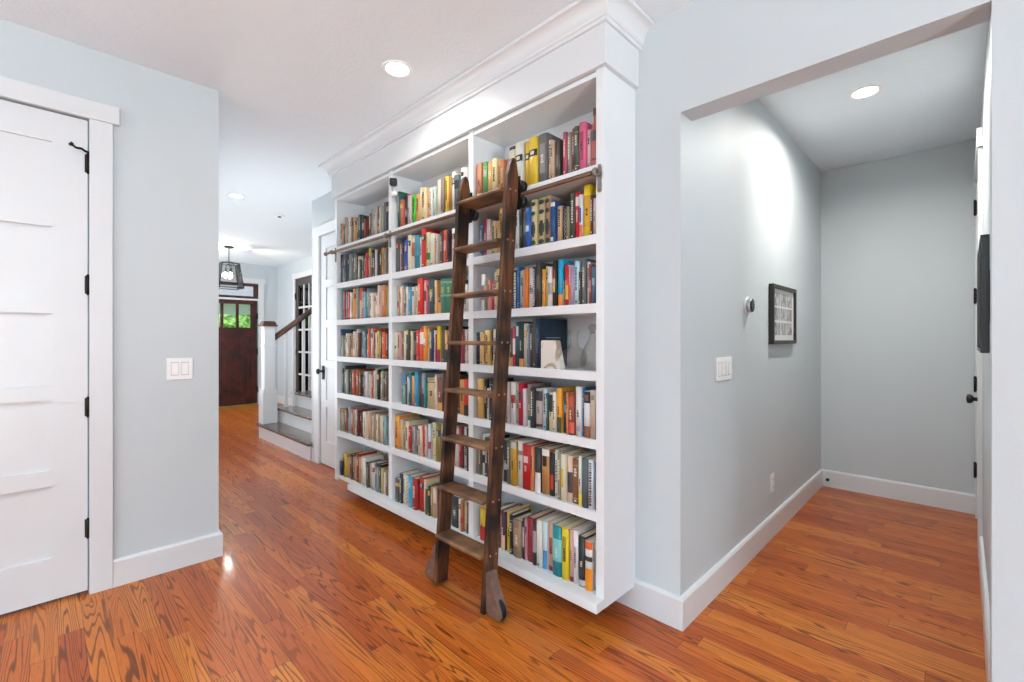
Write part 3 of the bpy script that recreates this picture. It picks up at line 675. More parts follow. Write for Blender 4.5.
('n', 3, -1.6652, 0.0321, 0.237, '2c3c38/0-.18:e09050', 'dark green book with an orange foot, fourth shelf, near bay'),
('n', 3, -1.6313, 0.0303, 0.226, 'c8c8b4', 'sage white book between dark green and blue grey ones, fourth shelf, near bay'),
('n', 3, -1.5992, 0.0142, 0.215, '7888a0', 'blue grey book between sage white and dark brown ones, fourth shelf, near bay'),
('n', 3, -1.5832, 0.0218, 0.205, '4c4440', 'dark brown book between blue grey and dark grey ones, fourth shelf, near bay'),
('n', 3, -1.5596, 0.0214, 0.251, '50504c', 'dark grey book between dark brown and navy ones, fourth shelf, near bay'),
('n', 3, -1.5364, 0.0233, 0.251, '152c44/P', 'navy book large cover showing, fourth shelf, near bay'),
('n', 4, -1.9877, 0.0433, 0.225, 'd8b068', 'tan book at the far end, next to black one, fifth shelf, near bay'),
('n', 4, -1.9426, 0.0242, 0.224, '2c2c2c', 'black book between tan and pale beige ones, fifth shelf, near bay'),
('n', 4, -1.9165, 0.0239, 0.174, 'd8ccc0', 'pale beige book between black and navy black ones, fifth shelf, near bay'),
('n', 4, -1.8909, 0.0335, 0.228, '24303c', 'navy black book between pale beige and taupe ones, fifth shelf, near bay'),
('n', 4, -1.8555, 0.0279, 0.207, 'a09484', 'taupe book between navy black and maroon ones, fifth shelf, near bay'),
('n', 4, -1.8258, 0.0291, 0.215, '6c3c34', 'maroon book between taupe and pale grey ones, fifth shelf, near bay'),
('n', 4, -1.7949, 0.0285, 0.211, 'd0ccc4', 'pale grey book between maroon and beige ones, fifth shelf, near bay'),
('n', 4, -1.7645, 0.0343, 0.219, 'c0b0a8/L', 'beige book between pale grey and white ones, fifth shelf, near bay'),
('n', 4, -1.7285, 0.0328, 0.221, 'e4e0dc/.5-.7:a04840', 'white book between beige and light grey ones, fifth shelf, near bay'),
('n', 4, -1.6939, 0.0194, 0.221, 'c4c4bc', 'light grey book between white and deep red ones, fifth shelf, near bay'),
('n', 4, -1.6728, 0.0368, 0.22, 'b81c34/.6-.8:583848', 'deep red book between light grey and lilac white ones, fifth shelf, near bay'),
('n', 4, -1.6341, 0.0201, 0.193, 'dcd0d8', 'lilac white book between deep red and grey brown ones, fifth shelf, near bay'),
('n', 4, -1.6123, 0.0305, 0.218, '8c8478/0-.15:e0e0d8,.15-.25:288068', 'grey brown book with a green and white foot, fifth shelf, near bay'),
('n', 4, -1.5799, 0.0292, 0.205, '34383c', 'black book between grey brown and warm grey ones, fifth shelf, near bay'),
('n', 4, -1.5489, 0.0448, 0.201, 'b4a8a0/.7-.95:38383c,.05-.12:282828', 'warm grey book with a dark title block, fifth shelf, near bay'),
('n', 4, -1.5024, 0.027, 0.202, 'ccd8e8', 'pale blue book between warm grey and dark teal ones, fifth shelf, near bay'),
('n', 4, -1.4736, 0.0145, 0.184, '2c5a5c', 'dark teal book between pale blue and pale yellow ones, fifth shelf, near bay'),
('n', 4, -1.4572, 0.0276, 0.189, 'dcd4a8/.5-.95:34342c', 'pale yellow book with a black title strip, fifth shelf, near bay'),
('n', 4, -1.4278, 0.0189, 0.194, 'e8e0d4', 'cream white book between pale yellow and orange ones, fifth shelf, near bay'),
('n', 4, -1.4072, 0.0287, 0.214, 'e8a028/0-.35:48502c', 'orange book with a dark green foot, fifth shelf, near bay'),
('n', 4, -1.3767, 0.0281, 0.196, '3c3c58/.5-.7:8898b8', 'dark violet book between orange and light orange ones, fifth shelf, near bay'),
('n', 4, -1.3468, 0.0113, 0.197, 'e09a58', 'light orange book between dark violet and rust brown ones, fifth shelf, near bay'),
('n', 4, -1.3336, 0.0337, 0.202, '8c4434/.05-.3:d85c50,.65-.9:c85028', 'rust brown book with a red foot, fifth shelf, near bay'),
('n', 4, -1.2981, 0.036, 0.228, 'dcdcd8/.1-.2:a8a8b0', 'off white book between rust brown and blue ones, fifth shelf, near bay'),
('n', 4, -1.2603, 0.0106, 0.225, '2468a4', 'blue book between off white and white ones, fifth shelf, near bay'),
('n', 4, -1.2479, 0.0354, 0.211, 'e0dcdc/.75-1:242428,.8-.93:d09080,0-.25:8c5c40', 'white book between blue and beige ones, fifth shelf, near bay'),
('n', 4, -1.2107, 0.031, 0.219, 'c4b0a0/.8-.9:8c8078', 'beige book at the near end, beside white one, fifth shelf, near bay'),
('n', 5, -2.004, 0.0202, 0.184, '8c8474', 'taupe book at the far end, next to dark taupe one, sixth shelf, near bay'),
('n', 5, -1.982, 0.0228, 0.189, '5c5448', 'dark taupe book between taupe and white ones, sixth shelf, near bay'),
('n', 5, -1.9574, 0.0226, 0.233, 'e0dcd8/.3-.5:38383c', 'white book between dark taupe and charcoal ones, sixth shelf, near bay'),
('n', 5, -1.9331, 0.0332, 0.216, '484440', 'charcoal book between white and tan ones, sixth shelf, near bay'),
('n', 5, -1.898, 0.0361, 0.203, 'b8a890', 'tan book between charcoal and slate ones, sixth shelf, near bay'),
('n', 5, -1.8601, 0.0336, 0.209, '58606c', 'slate book between tan and pale grey ones, sixth shelf, near bay'),
('n', 5, -1.8247, 0.0346, 0.221, 'c8c4bc', 'pale grey book between slate and dark navy ones, sixth shelf, near bay'),
('n', 5, -1.7883, 0.0339, 0.22, '303848/.3-.45:c0c0c8', 'dark navy book between pale grey and olive grey ones, sixth shelf, near bay'),
('n', 5, -1.7525, 0.0324, 0.226, '6c6c60', 'olive grey book between dark navy and ochre ones, sixth shelf, near bay'),
('n', 5, -1.7184, 0.0414, 0.232, 'c89830/.85-1:c0c0b8', 'ochre book between olive grey and white ones, sixth shelf, near bay'),
('n', 5, -1.6752, 0.0403, 0.239, 'e0dcd4/.7-.8:909090', 'white book between ochre and vivid red ones, sixth shelf, near bay'),
('n', 5, -1.633, 0.0538, 0.229, 'c01c20/.6-.75:e8c8c8', 'vivid red book with a white title patch, sixth shelf, near bay'),
('n', 5, -1.5774, 0.0223, 0.224, 'c88050', 'orange brown book between vivid red and black ones, sixth shelf, near bay'),
('n', 5, -1.5532, 0.0367, 0.224, '2c3034/0-.45:e0dcdc', 'black book between orange brown and golden brown ones, sixth shelf, near bay'),
('n', 5, -1.5147, 0.049, 0.225, 'b88448/.85-1:e0dcd8,.62-.85:302820', 'golden brown book with a black and white top, sixth shelf, near bay'),
('n', 5, -1.4639, 0.034, 0.211, '2c2c34/.15-.5:c8402c', 'black book between golden brown and sage white ones, sixth shelf, near bay'),
('n', 5, -1.4282, 0.0216, 0.232, 'd8dcd0', 'sage white book between black and olive grey ones, sixth shelf, near bay'),
('n', 5, -1.4048, 0.0251, 0.227, '98917c', 'olive grey book between sage white and cream ones, sixth shelf, near bay'),
('n', 5, -1.3779, 0.0246, 0.223, 'e4dcc4/.3-.7:d8b840', 'cream book with yellow marks, sixth shelf, near bay'),
('n', 5, -1.3515, 0.0301, 0.219, 'e8c8b4/.2-.65:504850', 'peach book with a dark label, sixth shelf, near bay'),
('n', 5, -1.3196, 0.0394, 0.208, '8c5c38', 'leather brown book between peach and pale green ones, sixth shelf, near bay'),
('n', 5, -1.2784, 0.0195, 0.231, 'dce0cc/0-.25:e0d050', 'pale green book with a yellow foot, sixth shelf, near bay'),
('n', 5, -1.2571, 0.033, 0.225, '566068', 'slate grey book between pale green and pale blue white ones, sixth shelf, near bay'),
('n', 5, -1.2223, 0.0288, 0.225, 'dce4ec/L', 'pale blue white book with black lettering marks, sixth shelf, near bay'),
('n', 5, -1.1917, 0.0189, 0.213, '285c70', 'dark teal book at the near end, beside pale blue white one, sixth shelf, near bay'),
('n', 6, -1.9763, 0.047, 0.18, 'd8b030/0-.45:c01c20', 'yellow book with a red lower half, bottom shelf, near bay'),
('n', 6, -1.912, 0.0288, 0.187, 'd8d0c4', 'cream book between yellow and taupe ones, bottom shelf, near bay'),
('n', 6, -1.8813, 0.0305, 0.196, '706860', 'taupe book between cream and dark slate ones, bottom shelf, near bay'),
('n', 6, -1.8491, 0.0383, 0.205, '3c5058', 'dark slate book between taupe and rose red ones, bottom shelf, near bay'),
('n', 6, -1.809, 0.0148, 0.205, 'c03c50', 'rose red book between dark slate and maroon ones, bottom shelf, near bay'),
('n', 6, -1.7924, 0.0259, 0.208, '4c2c38/0-.4:e0b8a0', 'maroon book with a peach lower half, bottom shelf, near bay'),
('n', 6, -1.7648, 0.0314, 0.212, 'e0c060/0-.55:d0b828', 'mustard yellow book between maroon and black ones, bottom shelf, near bay'),
('n', 6, -1.7315, 0.0308, 0.207, '28282c', 'black book between mustard yellow and brown ones, bottom shelf, near bay'),
('n', 6, -1.6989, 0.0578, 0.195, '9c7c60/.3-.8:b09070', 'brown book between black and black ones, bottom shelf, near bay'),
('n', 6, -1.6393, 0.0189, 0.21, '383030/.3-.8:c8c8c8', 'black book between brown and dusty pink ones, bottom shelf, near bay'),
('n', 6, -1.6186, 0.009, 0.21, 'd08890', 'dusty pink book between black and dark red ones, bottom shelf, near bay'),
('n', 6, -1.6078, 0.0452, 0.225, 'a03034', 'dark red book between dusty pink and dark plum ones, bottom shelf, near bay'),
('n', 6, -1.5608, 0.0233, 0.218, '3c3038/.3-.8:a8a0a8', 'dark plum book between dark red and off white ones, bottom shelf, near bay'),
('n', 6, -1.5357, 0.0351, 0.234, 'e0dcd0', 'off white book between dark plum and pale blue ones, bottom shelf, near bay'),
('n', 6, -1.4987, 0.0267, 0.236, 'd0dce4/0-.4:4c88b8', 'pale blue book with a deeper blue foot, bottom shelf, near bay'),
('n', 6, -1.4703, 0.0379, 0.235, 'e0a888/0-.1:8c3040,.35-.7:b86858', 'peach book with a dark red foot, bottom shelf, near bay'),
('n', 6, -1.4306, 0.0569, 0.239, '1c8c94/.3-.75:80c8c8', 'teal book between peach and lemon yellow ones, bottom shelf, near bay'),
('n', 6, -1.3719, 0.0385, 0.243, 'e4cc1c/.35-.85:a89018', 'lemon yellow book between teal and rose ones, bottom shelf, near bay'),
('n', 6, -1.3316, 0.0236, 0.243, 'd8a8a0/0-.1:7c2038', 'rose book with a maroon foot, bottom shelf, near bay'),
('n', 6, -1.3062, 0.0254, 0.247, 'e4e0e0/.3-.7:b0b0b0', 'white book between rose and black ones, bottom shelf, near bay'),
('n', 6, -1.279, 0.0401, 0.229, '28282c/.02-.14:c0c0c0', 'black book between white and pale grey ones, bottom shelf, near bay'),
('n', 6, -1.2371, 0.04, 0.222, 'd8d4cc/0-.45:e88c20,.85-1:e86828,.6-.7:383838', 'pale grey book with orange spots, bottom shelf, near bay'),
('n', 6, -1.1952, 0.0128, 0.225, 'c0b8b0', 'greige book at the near end, beside pale grey one, bottom shelf, near bay'),
('m', 0, -2.8378, 0.0268, 0.254, '2c5850', 'dark teal green book at the far end, next to brick one, top shelf, middle bay'),
('m', 0, -2.8092, 0.0347, 0.19, 'b8684c', 'brick book between dark teal green and black ones, top shelf, middle bay'),
('m', 0, -2.7727, 0.0402, 0.21, '3c2c3c/.3-.5:8c6890', 'black book between brick and pale grey ones, top shelf, middle bay'),
('m', 0, -2.7307, 0.0422, 0.214, 'c0b8b0/.95-1:d04850', 'pale grey book between black and bright green ones, top shelf, middle bay'),
('m', 0, -2.6867, 0.0505, 0.197, '48c030', 'bright green book between pale grey and orange tan ones, top shelf, middle bay'),
('m', 0, -2.6345, 0.0444, 0.193, 'd89c60', 'orange tan book between bright green and cream ones, top shelf, middle bay'),
('m', 0, -2.5882, 0.034, 0.228, 'f0e0c0', 'cream book between orange tan and pale peach ones, top shelf, middle bay'),
('m', 0, -2.5524, 0.0508, 0.211, 'e8d0a0', 'pale peach book between cream and tan ones, top shelf, middle bay'),
('m', 0, -2.4998, 0.0439, 0.189, 'd8b088/0-.15:d87830', 'tan book with an orange foot, top shelf, middle bay'),
('m', 0, -2.454, 0.0259, 0.191, 'ece4d4', 'off white book between tan and pale teal ones, top shelf, middle bay'),
('m', 0, -2.4264, 0.0263, 0.194, 'b8ccc8', 'pale teal book between off white and large cream ones, top shelf, middle bay'),
('m', 0, -2.3982, 0.0472, 0.231, 'ecdcc0', 'large cream book between pale teal and mauve grey ones, top shelf, middle bay'),
('m', 0, -2.3493, 0.0355, 0.23, '8c7c80', 'mauve grey book between large cream and yellow ones, top shelf, middle bay'),
('m', 0, -2.312, 0.0348, 0.234, 'e8c838', 'yellow book between mauve grey and brown ones, top shelf, middle bay'),
('m', 0, -2.2754, 0.0291, 0.222, 'b07c48', 'brown book between yellow and tall off white ones, top shelf, middle bay'),
('m', 0, -2.2445, 0.0386, 0.244, 'e8e0d0', 'tall off white book between brown and blue grey ones, top shelf, middle bay'),
('m', 0, -2.204, 0.0427, 0.209, '587078/.6-.85:28343c', 'blue grey book between tall off white and white ones, top shelf, middle bay'),
('m', 0, -2.1595, 0.0416, 0.244, 'e8e0d8/.8-.9:303030', 'white book with a black mark, top shelf, middle bay'),
('m', 0, -2.1161, 0.0343, 0.233, 'dcd4cc/.3-.7:908880', 'pale grey book at the near end, beside white one, top shelf, middle bay'),
('m', 1, -2.8917, 0.058, 0.248, '5c6064', 'dark grey book at the far end, next to pale beige one, second shelf, middle bay'),
('m', 1, -2.8318, 0.0296, 0.195, 'e0d0c8', 'pale beige book between dark grey and plum brown ones, second shelf, middle bay'),
('m', 1, -2.8004, 0.0282, 0.196, '5c4448', 'plum brown book between pale beige and blue ones, second shelf, middle bay'),
('m', 1, -2.7704, 0.059, 0.218, '2850a4', 'blue book between plum brown and cream ones, second shelf, middle bay'),
('m', 1, -2.7097, 0.0308, 0.238, 'e8dcc4', 'cream book between blue and cream ones, second shelf, middle bay'),
('m', 1, -2.6771, 0.016, 0.234, 'e8dcc4/.4-.8:c04828', 'cream book between cream and pale yellow ones, second shelf, middle bay'),
('m', 1, -2.6593, 0.0196, 0.231, 'e0d4a8', 'pale yellow book between cream and teal blue ones, second shelf, middle bay'),
('m', 1, -2.6379, 0.0489, 0.225, '4c94a8/.0-.4:287088', 'teal blue book between pale yellow and white ones, second shelf, middle bay'),
('m', 1, -2.5872, 0.0338, 0.207, 'e8e4d8', 'white book between teal blue and red ones, second shelf, middle bay'),
('m', 1, -2.5516, 0.0506, 0.255, 'd8342c', 'red book, tallest on its shelf, second shelf, middle bay'),
('m', 1, -2.4992, 0.0378, 0.222, 'd0d0a8/.2-.4:286c28', 'pale green book with a dark green patch, second shelf, middle bay'),
('m', 1, -2.4596, 0.0423, 0.208, 'e8e0d4', 'off white book between pale green and tan gold ones, second shelf, middle bay'),
('m', 1, -2.4155, 0.0285, 0.202, 'c8a860', 'tan gold book between off white and white ones, second shelf, middle bay'),
('m', 1, -2.3852, 0.0119, 0.193, 'e8e0d8', 'white book between tan gold and slate ones, second shelf, middle bay'),
('m', 1, -2.3715, 0.0313, 0.197, '485460', 'slate book between white and plum ones, second shelf, middle bay'),
('m', 1, -2.3384, 0.0266, 0.199, '6c4c58', 'plum book between slate and orange red ones, second shelf, middle bay'),
('m', 1, -2.31, 0.0368, 0.204, 'e0603c/.4-.7:e8a0a0', 'orange red book between plum and dark plum ones, second shelf, middle bay'),
('m', 1, -2.2714, 0.0217, 0.201, '402c3c', 'dark plum book between orange red and white ones, second shelf, middle bay'),
('m', 1, -2.248, 0.037, 0.209, 'ece0d8', 'white book between dark plum and brown ones, second shelf, middle bay'),
('m', 1, -2.2092, 0.0318, 0.193, '8c5c44', 'brown book between white and cream ones, second shelf, middle bay'),
('m', 1, -2.1756, 0.0323, 0.182, 'd8ccb8', 'cream book between brown and slate blue ones, second shelf, middle bay'),
('m', 1, -2.1415, 0.0284, 0.181, '445c6c', 'slate blue book between cream and pale grey ones, second shelf, middle bay'),
('m', 1, -2.1112, 0.0317, 0.167, 'd8d0c8', 'pale grey book at the near end, beside slate blue one, second shelf, middle bay'),
('m', 2, -2.8675, 0.0301, 0.212, 'c8ccb8/.3-.5:58704c', 'sage book at the far end, next to orange brown one, third shelf, middle bay'),
('m', 2, -2.8356, 0.0236, 0.199, 'c87850', 'orange brown book between sage and pale pink ones, third shelf, middle bay'),
('m', 2, -2.8101, 0.0234, 0.205, 'e8d0c0', 'pale pink book between orange brown and slate ones, third shelf, middle bay'),
('m', 2, -2.785, 0.0487, 0.232, '505c68', 'slate book between pale pink and cream ones, third shelf, middle bay'),
('m', 2, -2.7345, 0.0167, 0.199, 'e8dccc', 'cream book between slate and sky blue ones, third shelf, middle bay'),
('m', 2, -2.7159, 0.0462, 0.196, '3c90b8', 'sky blue book between cream and pale grey ones, third shelf, middle bay'),
('m', 2, -2.6679, 0.0152, 0.194, 'dcd4c8', 'pale grey book between sky blue and tan ones, third shelf, middle bay'),
('m', 2, -2.6509, 0.0374, 0.199, 'c8b080', 'tan book between pale grey and cream ones, third shelf, middle bay'),
('m', 2, -2.6116, 0.0166, 0.184, 'e8dccc', 'cream book between tan and bright red ones, third shelf, middle bay'),
('m', 2, -2.5932, 0.0571, 0.24, 'd83028', 'bright red book between cream and pinkish white ones, third shelf, middle bay'),
('m', 2, -2.5343, 0.0302, 0.226, 'e8dcdc/.4-.7:585058', 'pinkish white book between bright red and rose ones, third shelf, middle bay'),
('m', 2, -2.5023, 0.0279, 0.223, 'c0606c', 'rose book between pinkish white and dark teal ones, third shelf, middle bay'),
('m', 2, -2.4726, 0.0589, 0.229, '3c5058/.5-.7:98a868', 'dark teal book with a green patch, third shelf, middle bay'),
('m', 2, -2.4119, 0.0193, 0.215, 'e8c898', 'cream book between dark teal and brown ones, third shelf, middle bay'),
('m', 2, -2.3908, 0.0387, 0.208, '8c5428/0-.35:e89840', 'brown book between cream and green ones, third shelf, middle bay'),
('m', 2, -2.3503, 0.0627, 0.218, '38846c/G', 'green book, farther of two with two white lines, third shelf, middle bay'),
('m', 2, -2.2857, 0.0558, 0.212, '3c7c60/G', 'green book, nearer of two with two white lines, third shelf, middle bay'),
('m', 2, -2.2281, 0.0311, 0.175, 'b89c80', 'tan book between green and brown ones, third shelf, middle bay'),
('m', 2, -2.1952, 0.0316, 0.181, '5c4840', 'brown book between tan and pale grey ones, third shelf, middle bay'),
('m', 2, -2.1618, 0.0278, 0.174, 'c8c0b4', 'pale grey book between brown and white ones, third shelf, middle bay'),
('m', 2, -2.1322, 0.031, 0.166, 'e4dcd4/.3-.5:484440', 'white book with a dark mark, third shelf, middle bay'),
('m', 2, -2.0994, 0.0269, 0.159, 'd8d4cc', 'pale grey book at the near end, beside white one, third shelf, middle bay'),
('m', 3, -2.8779, 0.0354, 0.198, 'd8d8c0/.4-.5:505850', 'sage cream book at the far end, next to dusty pink one, fourth shelf, middle bay'),
('m', 3, -2.8407, 0.0389, 0.194, 'd0a098', 'dusty pink book between sage cream and dark brown ones, fourth shelf, middle bay'),
('m', 3, -2.8, 0.0332, 0.194, '4c3830', 'dark brown book between dusty pink and cream ones, fourth shelf, middle bay'),
('m', 3, -2.765, 0.0229, 0.202, 'e8d8b8', 'cream book between dark brown and navy ones, fourth shelf, middle bay'),
('m', 3, -2.7403, 0.0323, 0.207, '3c4c5c/.85-1:d8c868', 'navy book between cream and olive black ones, fourth shelf, middle bay'),
('m', 3, -2.7063, 0.027, 0.209, '3c4430', 'olive black book between navy and cream ones, fourth shelf, middle bay'),
('m', 3, -2.6774, 0.0153, 0.201, 'e0d4b0', 'cream book between olive black and brown black ones, fourth shelf, middle bay'),
('m', 3, -2.6603, 0.0423, 0.195, '3c3034/.2-.7:786468', 'brown black book between cream and red ones, fourth shelf, middle bay'),
('m', 3, -2.6163, 0.035, 0.205, 'd83428', 'red book between brown black and red orange ones, fourth shelf, middle bay'),
('m', 3, -2.5795, 0.0567, 0.225, 'e05428/.5-.85:f0e8e0', 'red orange book with a white panel, fourth shelf, middle bay'),
('m', 3, -2.5209, 0.0291, 0.229, 'f0a850/.45-.65:f0f0f0', 'light orange book between red orange and pale yellow ones, fourth shelf, middle bay'),
('m', 3, -2.49, 0.0191, 0.214, 'e8c870', 'pale yellow book between light orange and navy ones, fourth shelf, middle bay'),
('m', 3, -2.4691, 0.0462, 0.213, '343c64', 'navy book between pale yellow and cream ones, fourth shelf, middle bay'),
('m', 3, -2.4211, 0.0151, 0.203, 'e0d8c8', 'cream book between navy and maroon ones, fourth shelf, middle bay'),
('m', 3, -2.4042, 0.0133, 0.177, 'a0204c', 'maroon book between cream and yellow ones, fourth shelf, middle bay'),
('m', 3, -2.3891, 0.033, 0.229, 'e8c028/0-.35:a0204c', 'yellow book with a maroon foot, fourth shelf, middle bay'),
('m', 3, -2.3544, 0.0429, 0.228, '4c5844', 'dark green book between yellow and orange ones, fourth shelf, middle bay'),
('m', 3, -2.3097, 0.023, 0.201, 'e8a868/0-.4:303030', 'orange book with a black lower half, fourth shelf, middle bay'),
('m', 3, -2.2849, 0.0263, 0.225, '242428', 'black book between orange and tan ones, fourth shelf, middle bay'),
('m', 3, -2.2568, 0.031, 0.21, '988470', 'tan book between black and grey ones, fourth shelf, middle bay'),
('m', 3, -2.224, 0.0288, 0.209, '585c60', 'grey book between tan and cream ones, fourth shelf, middle bay'),
('m', 3, -2.1934, 0.0283, 0.204, 'd0c4b0', 'cream book between grey and brown ones, fourth shelf, middle bay'),
('m', 3, -2.1633, 0.0205, 0.199, '805040', 'brown book between cream and magenta ones, fourth shelf, middle bay'),
('m', 3, -2.1411, 0.0217, 0.199, 'b04868', 'magenta book between brown and cream ones, fourth shelf, middle bay'),
('m', 3, -2.1176, 0.0192, 0.203, 'e4dcd0', 'cream book between magenta and tan ones, fourth shelf, middle bay'),
('m', 3, -2.0966, 0.024, 0.203, 'd0c0a0', 'tan book at the near end, beside cream one, fourth shelf, middle bay'),
('m', 4, -2.796, 0.044, 0.212, '88b0a8/.6-1:5890b8', 'pale teal book at the far end, next to slate one, fifth shelf, middle bay'),
('m', 4, -2.7502, 0.0276, 0.197, '3c4858', 'slate book between pale teal and white ones, fifth shelf, middle bay'),
('m', 4, -2.7208, 0.0176, 0.193, 'e0dcd4', 'white book between slate and teal ones, fifth shelf, middle bay'),
('m', 4, -2.7014, 0.0365, 0.222, '2c6878', 'teal book between white and orange tan ones, fifth shelf, middle bay'),
('m', 4, -2.6632, 0.0265, 0.202, 'd8a060/0-.08:c83888', 'orange tan book between teal and cyan blue ones, fifth shelf, middle bay'),
('m', 4, -2.6349, 0.0445, 0.236, '3898c0', 'cyan blue book between orange tan and dark brown ones, fifth shelf, middle bay'),
('m', 4, -2.5886, 0.03, 0.227, '3c4440/.3-.6:705048', 'dark brown book between cyan blue and mauve ones, fifth shelf, middle bay'),
('m', 4, -2.5568, 0.0394, 0.227, 'a090a0/0-.4:4c2430', 'mauve book with a maroon lower half, fifth shelf, middle bay'),
('m', 4, -2.5156, 0.0106, 0.205, '3c98a0', 'thin teal book between mauve and wide tan ones, fifth shelf, middle bay'),
('m', 4, -2.5032, 0.1023, 0.201, 'd0b888/.84-.87:705868,.92-.95:506858', 'wide tan book with dark stripes, fifth shelf, middle bay'),
('m', 4, -2.3992, 0.0182, 0.227, 'e8dcd0', 'white book between wide tan and maroon ones, fifth shelf, middle bay'),
('m', 4, -2.3791, 0.0523, 0.204, '8c4c44/0-.25:d8a858', 'maroon book with a tan foot, fifth shelf, middle bay'),
('m', 4, -2.325, 0.0388, 0.241, '402820', 'dark brown book between maroon and tan ones, fifth shelf, middle bay'),
('m', 4, -2.2844, 0.0291, 0.229, 'a89880', 'tan book between dark brown and slate ones, fifth shelf, middle bay'),
('m', 4, -2.2534, 0.0292, 0.23, '50606c', 'slate book between tan and cream ones, fifth shelf, middle bay'),
('m', 4, -2.2224, 0.0287, 0.227, 'd0c8b8', 'cream book between slate and brown ones, fifth shelf, middle bay'),
('m', 4, -2.1919, 0.0268, 0.229, '6c4c40', 'brown book between cream and orange tan ones, fifth shelf, middle bay'),
('m', 4, -2.1633, 0.0505, 0.208, 'd89850', 'orange tan book between brown and scarlet ones, fifth shelf, middle bay'),
('m', 4, -2.111, 0.0406, 0.211, 'd03c28/0-.3:302828', 'scarlet book at the near end, beside orange tan one, fifth shelf, middle bay'),
('m', 5, -2.892, 0.0659, 0.235, 'e8a048', 'orange book at the far end, next to beige one, sixth shelf, middle bay'),
('m', 5, -2.8243, 0.0368, 0.211, 'c8ac98', 'beige book between orange and brown ones, sixth shelf, middle bay'),
('m', 5, -2.7857, 0.0206, 0.205, 'a08c74', 'brown book between beige and cream ones, sixth shelf, middle bay'),
('m', 5, -2.7633, 0.0477, 0.207, 'e8dcb8', 'cream book between brown and crimson ones, sixth shelf, middle bay'),
('m', 5, -2.7138, 0.036, 0.176, 'b82c38', 'crimson book between cream and black ones, sixth shelf, middle bay'),
('m', 5, -2.676, 0.0195, 0.174, '34303c', 'black book between crimson and grey ones, sixth shelf, middle bay'),
('m', 5, -2.6547, 0.0298, 0.184, 'a0a8a8', 'grey book between black and black green ones, sixth shelf, middle bay'),
('m', 5, -2.6231, 0.0345, 0.188, '2c3c3c', 'black green book between grey and peach cream ones, sixth shelf, middle bay'),
('m', 5, -2.5868, 0.044, 0.2, 'e8d0bc', 'peach cream book between black green and red ones, sixth shelf, middle bay'),
('m', 5, -2.541, 0.0232, 0.199, 'c02434', 'red book between peach cream and off white ones, sixth shelf, middle bay'),
('m', 5, -2.516, 0.018, 0.207, 'e4d8cc', 'off white book between red and black ones, sixth shelf, middle bay'),
('m', 5, -2.4962, 0.0227, 0.205, '34302c/.5-.8:787068', 'black book between off white and pale blue ones, sixth shelf, middle bay'),
('m', 5, -2.4717, 0.0272, 0.225, 'c8ccd8/.3-.5:b03848', 'pale blue book with a red mark, sixth shelf, middle bay'),
('m', 5, -2.4427, 0.0448, 0.236, 'e4dca8', 'pale yellow book between pale blue and olive gold ones, sixth shelf, middle bay'),
('m', 5, -2.3961, 0.0502, 0.237, '8c7c40', 'olive gold book between pale yellow and cream ones, sixth shelf, middle bay'),
('m', 5, -2.3442, 0.0273, 0.236, 'd8ccb0', 'cream book between olive gold and taupe ones, sixth shelf, middle bay'),
('m', 5, -2.315, 0.0332, 0.241, 'a49484', 'taupe book between cream and brown ones, sixth shelf, middle bay'),
('m', 5, -2.2801, 0.0317, 0.245, '6c4438', 'brown book between taupe and pale grey ones, sixth shelf, middle bay'),
('m', 5, -2.2466, 0.0329, 0.239, 'c8c4bc', 'pale grey book between brown and off white ones, sixth shelf, middle bay'),
('m', 5, -2.2119, 0.0373, 0.238, 'e0d4cc', 'off white book between pale grey and red ones, sixth shelf, middle bay'),
('m', 5, -2.1728, 0.0233, 0.243, 'b02430', 'red book between off white and maroon ones, sixth shelf, middle bay'),
('m', 5, -2.1477, 0.0189, 0.246, '581c28', 'maroon book between red and silver grey ones, sixth shelf, middle bay'),
('m', 5, -2.127, 0.0429, 0.25, 'c0c0c0', 'silver grey book between maroon and dark green ones, sixth shelf, middle bay'),
('m', 5, -2.0823, 0.0142, 0.249, '2c4034', 'dark green book at the near end, beside silver grey one, sixth shelf, middle bay'),
('m', 6, -2.8727, 0.0572, 0.159, '4c4c44', 'olive grey book at the far end, next to navy one, bottom shelf, middle bay'),
('m', 6, -2.8137, 0.0322, 0.206, '282c44', 'navy book between olive grey and pale green ones, bottom shelf, middle bay'),
('m', 6, -2.7797, 0.0317, 0.207, 'd8d8b8', 'pale green book between navy and cream ones, bottom shelf, middle bay'),
('m', 6, -2.7463, 0.0312, 0.201, 'd8ccb8/D', 'cream book between pale green and cyan ones, bottom shelf, middle bay'),
('m', 6, -2.7133, 0.0553, 0.208, '2c9ccc', 'cyan book between cream and dark red ones, bottom shelf, middle bay'),
('m', 6, -2.6561, 0.058, 0.208, 'a02420', 'dark red book between cyan and warm red ones, bottom shelf, middle bay'),
('m', 6, -2.5963, 0.0544, 0.224, 'b82820', 'warm red book between dark red and cream ones, bottom shelf, middle bay'),
('m', 6, -2.5401, 0.0283, 0.216, 'e0c8a0', 'cream book between warm red and grey ones, bottom shelf, middle bay'),
('m', 6, -2.5101, 0.0327, 0.188, '9c9c90/.0-.9:505048', 'grey book between cream and dark green ones, bottom shelf, middle bay'),
('m', 6, -2.4755, 0.0177, 0.194, '2c3c20', 'dark green book between grey and tan ones, bottom shelf, middle bay'),
('m', 6, -2.4561, 0.0271, 0.188, 'b08850', 'tan book between dark green and pinkish cream ones, bottom shelf, middle bay'),
('m', 6, -2.4272, 0.0267, 0.189, 'e0c8b8/0-.5:a8907c', 'pinkish cream book between tan and dark purple ones, bottom shelf, middle bay'),
('m', 6, -2.3987, 0.0503, 0.207, '3c2c38', 'dark purple book between pinkish cream and taupe ones, bottom shelf, middle bay'),
